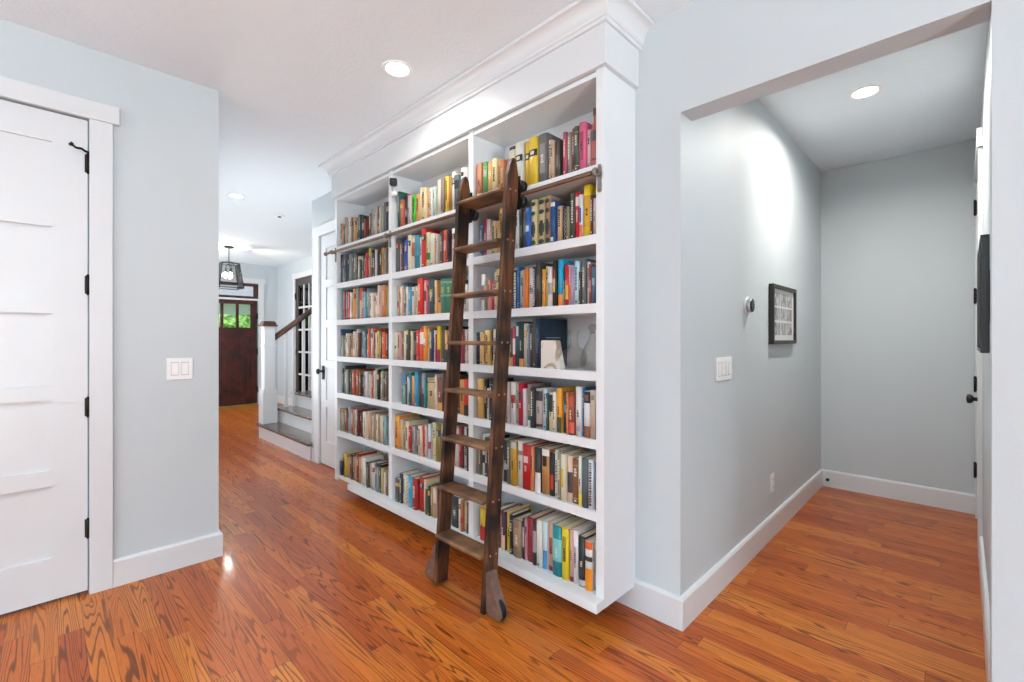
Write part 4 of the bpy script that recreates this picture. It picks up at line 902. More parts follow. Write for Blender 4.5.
('m', 6, -2.3362, 0.0401, 0.15, '7c6c5c', 'taupe book between dark purple and cream ones, bottom shelf, middle bay'),
('m', 6, -2.2943, 0.0502, 0.169, 'c8bca8', 'cream book between taupe and black ones, bottom shelf, middle bay'),
('m', 6, -2.2423, 0.0711, 0.184, '28282c/.3-.7:58585c', 'black book between cream and white ones, bottom shelf, middle bay'),
('m', 6, -2.1694, 0.0285, 0.183, 'e4e0d8', 'white book between black and red brown ones, bottom shelf, middle bay'),
('m', 6, -2.1391, 0.0239, 0.177, 'b06840/.3-.5:b02828', 'red brown book between white and tan ones, bottom shelf, middle bay'),
('m', 6, -2.1134, 0.0236, 0.177, 'c8a880', 'tan book between red brown and black ones, bottom shelf, middle bay'),
('m', 6, -2.088, 0.0151, 0.179, '38342c', 'black book at the near end, beside tan one, bottom shelf, middle bay'),
('f', 0, -3.768, 0.0316, 0.196, '3c342c', 'black brown book at the far end, next to white one, top shelf, far bay'),
('f', 0, -3.7346, 0.0251, 0.174, 'e4e0d8', 'white book between black brown and tan ones, top shelf, far bay'),
('f', 0, -3.7077, 0.0275, 0.18, 'c89060', 'tan book between white and charcoal ones, top shelf, far bay'),
('f', 0, -3.6783, 0.0183, 0.156, '3a3836', 'charcoal book between tan and greige ones, top shelf, far bay'),
('f', 0, -3.6582, 0.0415, 0.224, 'b0a498', 'greige book between charcoal and white ones, top shelf, far bay'),
('f', 0, -3.6149, 0.0274, 0.231, 'e0d8d4', 'white book between greige and pale ones, top shelf, far bay'),
('f', 0, -3.5857, 0.0192, 0.215, 'd8d0c4', 'pale book between white and brown ones, top shelf, far bay'),
('f', 0, -3.5647, 0.0275, 0.209, '8c6840', 'brown book between pale and pale ones, top shelf, far bay'),
('f', 0, -3.5354, 0.0163, 0.203, 'd8d0c4', 'pale book between brown and gold ones, top shelf, far bay'),
('f', 0, -3.5173, 0.0398, 0.201, 'c89440', 'gold book between pale and straw ones, top shelf, far bay'),
('f', 0, -3.4757, 0.0271, 0.196, 'c0b080', 'straw book between gold and slate ones, top shelf, far bay'),
('f', 0, -3.4468, 0.0213, 0.183, '4c5a60', 'slate book between straw and dark teal ones, top shelf, far bay'),
('f', 0, -3.4237, 0.035, 0.203, '2c4c44', 'dark teal book between slate and charcoal ones, top shelf, far bay'),
('f', 0, -3.3869, 0.0279, 0.183, '3a3836', 'charcoal book between dark teal and charcoal ones, top shelf, far bay'),
('f', 0, -3.3573, 0.0284, 0.179, '3c3434/.4-.7:a09890', 'charcoal book between charcoal and brick ones, top shelf, far bay'),
('f', 0, -3.3271, 0.0252, 0.152, '7a3a30', 'brick book between charcoal and maroon ones, top shelf, far bay'),
('f', 0, -3.3001, 0.0275, 0.169, '5c2c28', 'maroon book between brick and brick ones, top shelf, far bay'),
('f', 0, -3.2708, 0.0187, 0.148, '7a3a30', 'brick book between maroon and brown ones, top shelf, far bay'),
('f', 0, -3.2502, 0.0349, 0.179, '705040', 'brown book between brick and grey ones, top shelf, far bay'),
('f', 0, -3.2135, 0.035, 0.208, 'a8a498', 'grey book between brown and light grey ones, top shelf, far bay'),
('f', 0, -3.1768, 0.0333, 0.201, 'b8b4ac', 'light grey book between grey and dark brown ones, top shelf, far bay'),
('f', 0, -3.1417, 0.0392, 0.214, '3c2018/.1-.3:e0a060', 'dark brown book between light grey and peach ones, top shelf, far bay'),
('f', 0, -3.1007, 0.0234, 0.201, 'e0b8a0', 'peach book between dark brown and sage ones, top shelf, far bay'),
('f', 0, -3.0756, 0.0304, 0.204, '8c9890', 'sage book between peach and blue grey ones, top shelf, far bay'),
('f', 0, -3.0434, 0.0222, 0.224, '6c6c78', 'blue grey book between sage and charcoal ones, top shelf, far bay'),
('f', 0, -3.0194, 0.0253, 0.225, '3a3836', 'charcoal book at the near end, beside blue grey one, top shelf, far bay'),
('f', 1, -3.7599, 0.0264, 0.244, '1c2c48', 'navy book at the far end, next to brick one, second shelf, far bay'),
('f', 1, -3.7316, 0.0267, 0.219, '7a3a30', 'brick book between navy and teal ones, second shelf, far bay'),
('f', 1, -3.7031, 0.0319, 0.239, '3c90a0/.5-1:384868', 'teal book between brick and slate ones, second shelf, far bay'),
('f', 1, -3.6694, 0.0308, 0.226, '4c5a60', 'slate book between teal and dark blue ones, second shelf, far bay'),
('f', 1, -3.6367, 0.0396, 0.229, '283858', 'dark blue book between slate and grey ones, second shelf, far bay'),
('f', 1, -3.5954, 0.038, 0.23, '888c88', 'grey book between dark blue and slate ones, second shelf, far bay'),
('f', 1, -3.5556, 0.0279, 0.231, '4c5a60', 'slate book between grey and green grey ones, second shelf, far bay'),
('f', 1, -3.5259, 0.0413, 0.228, '4c5c54', 'green grey book between slate and dark green ones, second shelf, far bay'),
('f', 1, -3.4828, 0.0395, 0.217, '3c4840', 'dark green book between green grey and cream ones, second shelf, far bay'),
('f', 1, -3.4415, 0.031, 0.187, 'e0c8a8', 'cream book between dark green and slate ones, second shelf, far bay'),
('f', 1, -3.4087, 0.0176, 0.159, '4c5a60', 'slate book between cream and pale tan ones, second shelf, far bay'),
('f', 1, -3.3893, 0.029, 0.181, 'dcc09c', 'pale tan book between slate and slate ones, second shelf, far bay'),
('f', 1, -3.3584, 0.0182, 0.188, '4c5a60', 'slate book between pale tan and brick ones, second shelf, far bay'),
('f', 1, -3.3384, 0.0204, 0.179, '8c3c34', 'brick book between slate and red ones, second shelf, far bay'),
('f', 1, -3.3162, 0.0272, 0.197, 'd03438', 'red book between brick and brick ones, second shelf, far bay'),
('f', 1, -3.2872, 0.0245, 0.195, '7a3a30', 'brick book between red and tan ones, second shelf, far bay'),
('f', 1, -3.2609, 0.0279, 0.225, 'a88458/.75-1:b8b850', 'tan book with a lime top, second shelf, far bay'),
('f', 1, -3.2312, 0.0256, 0.21, '3a3836', 'charcoal book between tan and dark brown ones, second shelf, far bay'),
('f', 1, -3.2038, 0.0382, 0.18, '4c3c30', 'dark brown book between charcoal and lilac white ones, second shelf, far bay'),
('f', 1, -3.1638, 0.0274, 0.199, 'd0c4cc', 'lilac white book between dark brown and charcoal ones, second shelf, far bay'),
('f', 1, -3.1345, 0.019, 0.195, '3a3836', 'charcoal book between lilac white and brown ones, second shelf, far bay'),
('f', 1, -3.1137, 0.0406, 0.188, '5c4034', 'brown book between charcoal and gold ones, second shelf, far bay'),
('f', 1, -3.0713, 0.0268, 0.204, 'b88c50', 'gold book between brown and sage ones, second shelf, far bay'),
('f', 1, -3.0428, 0.0169, 0.185, '8c9890', 'sage book between gold and khaki ones, second shelf, far bay'),
('f', 1, -3.024, 0.0232, 0.199, '7c6c54', 'khaki book between sage and sage ones, second shelf, far bay'),
('f', 1, -2.999, 0.0232, 0.181, '8c9890', 'sage book at the near end, beside khaki one, second shelf, far bay'),
('f', 2, -3.7321, 0.0234, 0.255, '508c90', 'teal book at the far end, next to charcoal one, third shelf, far bay'),
('f', 2, -3.7069, 0.0262, 0.227, '3a3836', 'charcoal book between teal and crimson ones, third shelf, far bay'),
('f', 2, -3.6788, 0.0307, 0.233, 'a82838', 'crimson book between charcoal and walnut ones, third shelf, far bay'),
('f', 2, -3.6463, 0.028, 0.241, '5c4838', 'walnut book between crimson and red ones, third shelf, far bay'),
('f', 2, -3.6165, 0.0407, 0.226, 'b82430', 'red book between walnut and white ones, third shelf, far bay'),
('f', 2, -3.574, 0.0276, 0.22, 'e4e0d8', 'white book between red and tan ones, third shelf, far bay'),
('f', 2, -3.5446, 0.0361, 0.171, 'c89058', 'tan book between white and orange ones, third shelf, far bay'),
('f', 2, -3.5067, 0.0428, 0.243, 'd89448', 'orange book between tan and sage ones, third shelf, far bay'),
('f', 2, -3.4621, 0.0278, 0.249, '8c9890', 'sage book between orange and black ones, third shelf, far bay'),
('f', 2, -3.4325, 0.019, 0.239, '3c3430', 'black book between sage and pale pink ones, third shelf, far bay'),
('f', 2, -3.4117, 0.031, 0.241, 'e0b0a0/.6-1:c8503c', 'pale pink book between black and brick ones, third shelf, far bay'),
('f', 2, -3.3788, 0.0319, 0.244, '7a3a30', 'brick book between pale pink and teal blue ones, third shelf, far bay'),
('f', 2, -3.3451, 0.0433, 0.207, '5ca0b0', 'teal blue book between brick and slate ones, third shelf, far bay'),
('f', 2, -3.3001, 0.0328, 0.232, '6c7c88', 'slate book between teal blue and sage ones, third shelf, far bay'),
('f', 2, -3.2655, 0.0322, 0.204, '8c9890', 'sage book between slate and cream ones, third shelf, far bay'),
('f', 2, -3.2315, 0.0318, 0.19, 'e8dccc', 'cream book between sage and peach ones, third shelf, far bay'),
('f', 2, -3.1979, 0.0302, 0.191, 'e0c0a0', 'peach book between cream and white ones, third shelf, far bay'),
('f', 2, -3.166, 0.0321, 0.165, 'e4e0d8', 'white book between peach and pale pink ones, third shelf, far bay'),
('f', 2, -3.1321, 0.0305, 0.241, 'e8d4c8', 'pale pink book between white and salmon ones, third shelf, far bay'),
('f', 2, -3.0999, 0.0391, 0.236, 'd8a088', 'salmon book between pale pink and red tan ones, third shelf, far bay'),
('f', 2, -3.059, 0.0428, 0.237, 'c87858', 'red tan book between salmon and olive gold ones, third shelf, far bay'),
('f', 2, -3.0144, 0.0255, 0.23, 'b8a850', 'olive gold book at the near end, beside red tan one, third shelf, far bay'),
('f', 3, -3.7556, 0.0275, 0.227, '3c5878', 'slate blue book at the far end, next to greige one, fourth shelf, far bay'),
('f', 3, -3.7262, 0.0222, 0.174, 'b0a08c', 'greige book between slate blue and sage ones, fourth shelf, far bay'),
('f', 3, -3.7022, 0.0216, 0.178, '8c9890', 'sage book between greige and brown ones, fourth shelf, far bay'),
('f', 3, -3.6788, 0.0437, 0.171, '7c6444', 'brown book between sage and cream ones, fourth shelf, far bay'),
('f', 3, -3.6333, 0.0374, 0.192, 'dccdb8', 'cream book between brown and dark brown ones, fourth shelf, far bay'),
('f', 3, -3.5941, 0.0273, 0.171, '5c3828', 'dark brown book between cream and white ones, fourth shelf, far bay'),
('f', 3, -3.565, 0.0186, 0.146, 'e4e0d8', 'white book between dark brown and salmon brown ones, fourth shelf, far bay'),
('f', 3, -3.5446, 0.0307, 0.173, 'c08068', 'salmon brown book between white and cream ones, fourth shelf, far bay'),
('f', 3, -3.5121, 0.021, 0.206, 'e0ccb0', 'cream book between salmon brown and pale ones, fourth shelf, far bay'),
('f', 3, -3.4893, 0.0235, 0.206, 'd8d0c4', 'pale book between cream and sage cream ones, fourth shelf, far bay'),
('f', 3, -3.464, 0.0298, 0.223, 'd0ccc0/.0-.5:88a098', 'sage cream book between pale and brick ones, fourth shelf, far bay'),
('f', 3, -3.4324, 0.0241, 0.196, '7a3a30', 'brick book between sage cream and teal ones, fourth shelf, far bay'),
('f', 3, -3.4065, 0.0393, 0.212, '3c7880', 'teal book between brick and pale blue ones, fourth shelf, far bay'),
('f', 3, -3.3654, 0.0286, 0.207, '88a8b0', 'pale blue book between teal and black ones, fourth shelf, far bay'),
('f', 3, -3.335, 0.0282, 0.197, '2c2c2c', 'black book between pale blue and lilac cream ones, fourth shelf, far bay'),
('f', 3, -3.305, 0.0279, 0.187, 'd8ccd0', 'lilac cream book between black and orange red ones, fourth shelf, far bay'),
('f', 3, -3.2754, 0.0267, 0.23, 'd85430', 'orange red book between lilac cream and pale ones, fourth shelf, far bay'),
('f', 3, -3.2469, 0.0242, 0.226, 'd8d0c4', 'pale book between orange red and rust orange ones, fourth shelf, far bay'),
('f', 3, -3.2209, 0.0254, 0.229, 'd06038', 'rust orange book between pale and brick ones, fourth shelf, far bay'),
('f', 3, -3.1937, 0.0233, 0.206, '7a3a30', 'brick book between rust orange and cream ones, fourth shelf, far bay'),
('f', 3, -3.1686, 0.0169, 0.195, 'e8d8c8', 'cream book between brick and mustard ones, fourth shelf, far bay'),
('f', 3, -3.1377, 0.0277, 0.206, 'c8b058', 'mustard book between cream and straw ones, fourth shelf, far bay'),
('f', 3, -3.1082, 0.0203, 0.176, 'b09468', 'straw book between mustard and dark maroon ones, fourth shelf, far bay'),
('f', 3, -3.0862, 0.0209, 0.203, '4c2420', 'dark maroon book between straw and orange ones, fourth shelf, far bay'),
('f', 3, -3.0635, 0.0349, 0.198, 'e06030', 'orange book between dark maroon and dark brown ones, fourth shelf, far bay'),
('f', 3, -3.0268, 0.0291, 0.203, '4c2018', 'dark brown book at the near end, beside orange one, fourth shelf, far bay'),
('f', 4, -3.7327, 0.0294, 0.205, '243440', 'black blue book at the far end, next to cyan one, fifth shelf, far bay'),
('f', 4, -3.7014, 0.0276, 0.223, '4ca0b8', 'cyan book between black blue and charcoal ones, fifth shelf, far bay'),
('f', 4, -3.672, 0.0325, 0.228, '3a3836', 'charcoal book between cyan and grey ones, fifth shelf, far bay'),
('f', 4, -3.6377, 0.0281, 0.199, 'b0b0a0', 'grey book between charcoal and walnut ones, fifth shelf, far bay'),
('f', 4, -3.6079, 0.0214, 0.206, '5c4838', 'walnut book between grey and charcoal ones, fifth shelf, far bay'),
('f', 4, -3.5846, 0.0281, 0.202, '484c48', 'charcoal book between walnut and slate ones, fifth shelf, far bay'),
('f', 4, -3.5548, 0.0193, 0.178, '4c5a60', 'slate book between charcoal and rust ones, fifth shelf, far bay'),
('f', 4, -3.5337, 0.0368, 0.205, 'b85038', 'rust book between slate and walnut ones, fifth shelf, far bay'),
('f', 4, -3.4951, 0.0315, 0.207, '5c4838', 'walnut book between rust and burnt orange ones, fifth shelf, far bay'),
('f', 4, -3.4618, 0.0415, 0.207, 'a04820', 'burnt orange book between walnut and brown ones, fifth shelf, far bay'),
('f', 4, -3.4185, 0.0282, 0.194, '8c6838', 'brown book between burnt orange and charcoal ones, fifth shelf, far bay'),
('f', 4, -3.3885, 0.0161, 0.172, '3a3836', 'charcoal book between brown and olive ones, fifth shelf, far bay'),
('f', 4, -3.3706, 0.0233, 0.197, '706040', 'olive book between charcoal and slate ones, fifth shelf, far bay'),
('f', 4, -3.3456, 0.0253, 0.2, '4c5a60', 'slate book between olive and white ones, fifth shelf, far bay'),
('f', 4, -3.3185, 0.0432, 0.199, 'dcd0d4', 'white book between slate and sage grey ones, fifth shelf, far bay'),
('f', 4, -3.2735, 0.0254, 0.197, 'a8a898', 'sage grey book between white and pale ones, fifth shelf, far bay'),
('f', 4, -3.2463, 0.0172, 0.181, 'd8d0c4', 'pale book between sage grey and red ones, fifth shelf, far bay'),
('f', 4, -3.2273, 0.0322, 0.209, 'b84448', 'red book between pale and pale ones, fifth shelf, far bay'),
('f', 4, -3.1933, 0.0232, 0.211, 'd8d0c4', 'pale book between red and pale green ones, fifth shelf, far bay'),
('f', 4, -3.1683, 0.0377, 0.231, 'b8c4b0', 'pale green book between pale and black ones, fifth shelf, far bay'),
('f', 4, -3.1287, 0.0258, 0.223, '2c2c2c', 'black book between pale green and white ones, fifth shelf, far bay'),
('f', 4, -3.1012, 0.0311, 0.205, 'dcd0cc', 'white book between black and olive green ones, fifth shelf, far bay'),
('f', 4, -3.0683, 0.0298, 0.217, '8c8c6c', 'olive green book between white and charcoal ones, fifth shelf, far bay'),
('f', 4, -3.0367, 0.0265, 0.193, '3a3836', 'charcoal book between olive green and brown ones, fifth shelf, far bay'),
('f', 4, -3.0084, 0.0289, 0.21, '6c5844', 'brown book at the near end, beside charcoal one, fifth shelf, far bay'),
('f', 5, -3.768, 0.0231, 0.185, '34302c', 'black book at the far end, next to tan one, sixth shelf, far bay'),
('f', 5, -3.7431, 0.027, 0.19, 'b89c70', 'tan book between black and sage ones, sixth shelf, far bay'),
('f', 5, -3.7143, 0.0262, 0.163, '8c9890', 'sage book between tan and brown ones, sixth shelf, far bay'),
('f', 5, -3.6864, 0.0408, 0.197, '8c5028', 'brown book between sage and brick ones, sixth shelf, far bay'),
('f', 5, -3.6438, 0.0318, 0.168, '7a3a30', 'brick book between brown and blue grey ones, sixth shelf, far bay'),
('f', 5, -3.6102, 0.0306, 0.217, 'a8a8b0', 'blue grey book between brick and sage ones, sixth shelf, far bay'),
('f', 5, -3.5778, 0.0265, 0.199, '8c9890', 'sage book between blue grey and red ones, sixth shelf, far bay'),
('f', 5, -3.5494, 0.0319, 0.205, 'c84448', 'red book between sage and straw ones, sixth shelf, far bay'),
('f', 5, -3.5157, 0.0304, 0.202, 'b09468', 'straw book between red and pale blue ones, sixth shelf, far bay'),
('f', 5, -3.4835, 0.0287, 0.206, 'c8d0d0', 'pale blue book between straw and brick ones, sixth shelf, far bay'),
('f', 5, -3.453, 0.0256, 0.209, '7a3a30', 'brick book between pale blue and dark brown ones, sixth shelf, far bay'),
('f', 5, -3.4256, 0.0283, 0.205, '3c3430', 'dark brown book between brick and brick ones, sixth shelf, far bay'),
('f', 5, -3.3955, 0.0186, 0.19, '7a3a30', 'brick book between dark brown and rust brown ones, sixth shelf, far bay'),
('f', 5, -3.3752, 0.0284, 0.205, '7c4420/.0-.15:c83828', 'rust brown book between brick and white ones, sixth shelf, far bay'),
('f', 5, -3.3449, 0.0236, 0.207, 'e4e0d8', 'white book between rust brown and cream ones, sixth shelf, far bay'),
('f', 5, -3.3196, 0.0245, 0.205, 'e0ccb0', 'cream book between white and white ones, sixth shelf, far bay'),
('f', 5, -3.2932, 0.0203, 0.211, 'e4e0d8', 'white book between cream and peach tan ones, sixth shelf, far bay'),
('f', 5, -3.2712, 0.0333, 0.205, 'c8a080', 'peach tan book between white and white ones, sixth shelf, far bay'),
('f', 5, -3.2361, 0.0223, 0.187, 'e4e0d8', 'white book between peach tan and grey ones, sixth shelf, far bay'),
('f', 5, -3.2119, 0.0248, 0.211, '989088', 'grey book between white and straw ones, sixth shelf, far bay'),
('f', 5, -3.1853, 0.018, 0.206, 'b09468', 'straw book between grey and white ones, sixth shelf, far bay'),
('f', 5, -3.1656, 0.0324, 0.205, 'e8e0d0', 'white book between straw and tan ones, sixth shelf, far bay'),
('f', 5, -3.1313, 0.0306, 0.21, 'b09070', 'tan book between white and straw ones, sixth shelf, far bay'),
('f', 5, -3.0989, 0.0218, 0.186, 'b09468', 'straw book between tan and cream ones, sixth shelf, far bay'),
('f', 5, -3.0753, 0.0312, 0.209, 'd8ccb8', 'cream book between straw and pale teal ones, sixth shelf, far bay'),
('f', 5, -3.0424, 0.0411, 0.208, '88a8a8', 'pale teal book between cream and black ones, sixth shelf, far bay'),
('f', 5, -2.9994, 0.0142, 0.212, '34302c', 'black book at the near end, beside pale teal one, sixth shelf, far bay'),
('f', 6, -3.7502, 0.0356, 0.12, '243448', 'navy book at the far end, next to dark olive one, bottom shelf, far bay'),
('f', 6, -3.7128, 0.0334, 0.141, '4c4c38', 'dark olive book between navy and yellow ones, bottom shelf, far bay'),
('f', 6, -3.6777, 0.0392, 0.195, 'c8a030', 'yellow book between dark olive and straw ones, bottom shelf, far bay'),
('f', 6, -3.6367, 0.0415, 0.167, 'b09468', 'straw book between yellow and dark plum ones, bottom shelf, far bay'),
('f', 6, -3.5934, 0.0289, 0.196, '3c3440', 'dark plum book between straw and brick ones, bottom shelf, far bay'),
('f', 6, -3.5627, 0.0277, 0.182, '7a3a30', 'brick book between dark plum and mauve grey ones, bottom shelf, far bay'),
('f', 6, -3.5331, 0.0237, 0.203, '605860', 'mauve grey book between brick and straw ones, bottom shelf, far bay'),
('f', 6, -3.5076, 0.0284, 0.198, 'b09468', 'straw book between mauve grey and dark red ones, bottom shelf, far bay'),
('f', 6, -3.4775, 0.0427, 0.227, 'a02c28', 'dark red book between straw and straw ones, bottom shelf, far bay'),
('f', 6, -3.4329, 0.0429, 0.204, 'b09468', 'straw book between dark red and peach cream ones, bottom shelf, far bay'),
('f', 6, -3.3883, 0.0398, 0.219, 'd8c0a8/.4-.6:e8e0e0', 'peach cream book between straw and white ones, bottom shelf, far bay'),
('f', 6, -3.3467, 0.0322, 0.214, 'e4e0d8', 'white book between peach cream and black ones, bottom shelf, far bay'),
('f', 6, -3.3127, 0.0286, 0.187, '302828', 'black book between white and walnut ones, bottom shelf, far bay'),
('f', 6, -3.2822, 0.0219, 0.181, '5c4838', 'walnut book between black and grey ones, bottom shelf, far bay'),
('f', 6, -3.2585, 0.0424, 0.189, 'a8a098', 'grey book between walnut and pale grey ones, bottom shelf, far bay'),
('f', 6, -3.2143, 0.0417, 0.201, 'c8c0b8', 'pale grey book between grey and slate blue ones, bottom shelf, far bay'),
('f', 6, -3.1708, 0.032, 0.207, '4c5068', 'slate blue book between pale grey and sage ones, bottom shelf, far bay'),
('f', 6, -3.137, 0.0212, 0.182, '8c9890', 'sage book between slate blue and black ones, bottom shelf, far bay'),
('f', 6, -3.114, 0.033, 0.208, '28282c', 'black book between sage and tan ones, bottom shelf, far bay'),
('f', 6, -3.0792, 0.0238, 0.188, 'b8a070', 'tan book between black and white ones, bottom shelf, far bay'),
('f', 6, -3.0536, 0.0205, 0.16, 'e4e0d8', 'white book between tan and brown ones, bottom shelf, far bay'),
('f', 6, -3.0312, 0.0377, 0.19, '806040', 'brown book between white and lime yellow ones, bottom shelf, far bay'),
('f', 6, -2.9918, 0.0221, 0.183, 'c8b830', 'lime yellow book at the near end, beside brown one, bottom shelf, far bay'),
]

CM = {}
def cloth(h, rough=None):
    key = h
    if key not in CM:
        CM[key] = simple('cover_'+h, tuple(x*.86 for x in hexc(h)), R.choice((.35, .45, .6)), noise=.09, scale=90)
    return CM[key]
PAGES = []
for i, h in enumerate(('e6dcc6', 'dccfb4', 'ece6d8')):
    m, nt, b = newmat('paper_edge_%d' % i); tc = N(nt, 'ShaderNodeTexCoord'); mp = N(nt, 'ShaderNodeMapping'); mp.inputs['Scale'].default_value = (900, 3, 3)
    nt.links.new(tc.outputs['Object'], mp.inputs[0]); nz = N(nt, 'ShaderNodeTexNoise'); nz.inputs['Scale'].default_value = 1; nt.links.new(mp.outputs[0], nz.inputs['Vector'])
    mx = N(nt, 'ShaderNodeMix', data_type='RGBA'); nt.links.new(nz.outputs['Fac'], mx.inputs['Factor']); c = hexc(h)
    mx.inputs['A'].default_value = tuple(x*.78 for x in c)+(1,); mx.inputs['B'].default_value = c+(1,); nt.links.new(mx.outputs['Result'], b.inputs['Base Color']); b.inputs['Roughness'].default_value = .85
    PAGES.append(m)
def lum(h): c = hexc(h); return .3*c[0]+.6*c[1]+.1*c[2]
def book_geo(w, h, d, spec):
    """book standing with its spine at y=0 facing -Y, x 0..w, z 0..h. returns cover MB, pages MB, materials"""
    col, _, ac = spec.partition('/')
    mats = [cloth(col)]; cv = MB(); t = min(.0025, w*.14); bulge = min(.004, w*.1)
    nseg = 6
    outer = [(0, d)]; inner = [(t, d)]
    for i in range(nseg+1):
        f = i/nseg; outer.append((w*f, .004-bulge*sin(pi*f)-.004*(1 if 0 < i < nseg else 0)))
        inner.append((t+(w-2*t)*f, .0075))
    outer.append((w, d)); inner.append((w-t, d)); K = len(outer)
    for z in (0, h):
        for L_ in (outer, inner): cv.v += [(x, y, z) for x, y in L_]
    O0, I0, O1, I1 = 0, K, 2*K, 3*K
    for i in range(K-1):
        cv.face((O0+i, O0+i+1, O1+i+1, O1+i), 0, 0 < i < K-2)
        cv.face((I0+i+1, I0+i, I1+i, I1+i+1)); cv.face((O0+i+1, O0+i, I0+i, I0+i+1)); cv.face((O1+i, O1+i+1, I1+i+1, I1+i))
    cv.face((O0, O1, I1, I0)); cv.face((O0+K-1, I0+K-1, I1+K-1, O1+K-1))
    def strip(f0, f1, z0, z1, m, lift=.0005):
        """slightly raised band following the spine curve"""
        n0 = len(cv.v)
        fs = [f0]+[q/nseg for q in range(nseg+1) if f0+.01 < q/nseg < f1-.01]+[f1]; S = len(fs)-1
        for k in (0, 1):
            z = z0 if k == 0 else z1
            for f in fs:
                i0 = min(nseg-1, int(f*nseg+1e-9)); q = f*nseg-i0
                y = outer[1+i0][1]*(1-q)+outer[2+i0][1]*q
                cv.v.append((w*f, y-lift, z))
        for i in range(S): cv.face((n0+i, n0+i+1, n0+S+2+i, n0+S+1+i), m, True)
    def mi(hx):
        mm = cloth(hx)
        if mm not in mats: mats.append(mm)
        return mats.index(mm)
    def tick_title(z0, z1, hx, f0=.3, f1=.7):
        m = mi(hx); z = z1
        while z > z0:
            a = R.uniform(.004, .011); strip(f0+R.uniform(0, .06), f1-R.uniform(0, .06), z-a, z, m, .0009); z -= a+R.uniform(.002, .005)
    ink = '2c2826' if lum(col) > .3 else ('e4d8b8' if R.random() < .5 else 'd8d8d4')
    if ac == 'B':
        m = mi('2a2420'); strip(.0, 1, h*.60, h*.74, m); m2 = mi('d8cfb0'); strip(.28, .72, h*.635, h*.705, m2, .0011)
    elif ac == 'O':
        m = mi('33403c')
        for z, r_ in ((.90, .045), (.70, .045), (.36, .16), (.08, .05)):
            for q in range(5):
                a0 = -1+2*q/5; a1 = -1+2*(q+1)/5; hw = math.sqrt(max(0, 1-((a0+a1)/2)**2))*.36
                strip(.5-hw, .5+hw, h*(z+a0*r_), h*(z+a1*r_), m)
    elif ac == 'L': tick_title(h*.06, h*.94, 'd8d8d4' if lum(col) < .3 else '5a4038', .25, .75)
    elif ac == 'D':
        m = mi('dcd8d0' if lum(col) < .3 else '4a4038')
        for q in range(14): strip(.2+.4*(q % 2), .4+.4*(q % 2), h*(.04+q*.066), h*(.04+q*.066)+.008, m)
    elif ac == 'G':
        m = mi('c8d8c8')
        for z in (.90, .87, .52, .49): strip(0, 1, h*z, h*z+.002, m)
        tick_title(h*.6, h*.75, 'b8b060')
    elif ac == 'P':
        tick_title(h*.3, h*.8, '5878a0')
        m = mi('b8c0c8'); n0 = len(cv.v); X_ = w+.0006
        a = []
        for q in range(20):
            th = 2*pi*q/20; a.append((X_, .11+.03*cos(th), h*.42+.03*sin(th)))
        cv.v += a; cv.face(list(range(n0, n0+20)), mi('c89880'))
        n0 = len(cv.v); cv.v += [(X_, .05, h*.60), (X_, .17, h*.60), (X_, .17, h*.612), (X_, .05, h*.612)]; cv.face((n0, n0+1, n0+2, n0+3), m)
    elif ac:
        for b_ in ac.split(','):
            rng, hx = b_.split(':'); a, _, c = rng.rpartition('-')
            a = float(a); c = float(c); wide = (a <= .02 or c >= .98 or (c-a) < .12 and False)
            inset = 0 if (a <= .02 or c >= .98 or R.random() < .4) else .22
            strip(inset, 1-inset, h*max(.0, a)+(.0003 if a <= 0 else 0), h*min(1, c)-.0003, mi(hx))
        if R.random() < .6: tick_title(h*.40, h*R.uniform(.5, .62), ink, .35, .65)
    else:
        q = R.random()
        if q < .45: tick_title(h*R.uniform(.3, .45), h*R.uniform(.75, .9), ink)
        elif q < .65:
            m = mi(ink); strip(0, 1, h*.86, h*.862+.001, m); strip(0, 1, h*.12, h*.12+.002, m); tick_title(h*.62, h*.8, ink)
        elif q < .8:
            m = mi(R.choice(('8c2f2a', '2c3c58', 'c8a050', '3c3c3c'))); strip(.0, 1, h*.68, h*.84, m); tick_title(h*.71, h*.81, 'e0d4b0')
        if R.random() < .5: strip(.35, .65, h*.05, h*.05+.008, mi(ink))
    pg = MB(); g = .003
    pg.box(t+.0003, w-t-.0003, .0078, d-g, g, h-g)
    return cv, pg, mats
GROUPN = {'n': 'near', 'm': 'middle', 'f': 'far'}
ORD = ['top', 'second', 'third', 'fourth', 'fifth', 'sixth', 'bottom']
def cam_area(b):
    x = b[2]+b[3]/2; d = -(.702)*x+.712*1.735
    hidden = 0
    f_ = -1.93 if False else None
    return b[3]*b[4]/d**2
def behind_ladder(b):
    """hidden by a stile of the ladder as seen from the room"""
    x0, x1 = b[2], b[2]+b[3]; z = SHZ[b[1]]+b[4]/2
    t_ = 1.735/(yl(z)+.02)
    for sx0, sx1 in STX:
        h0 = sx0*t_*1.0; h1 = (sx1+.0)*1.735/(yl(z)+.078)
        if x0 >= h0-.004 and x1 <= h1+.004: return True
    return False
order = sorted(range(len(BOOKS)), key=lambda i: -(cam_area(BOOKS[i])*(.25 if behind_ladder(BOOKS[i]) else 1)))
single = set(order[:300])
rest_cv, rest_mats = MB(), []
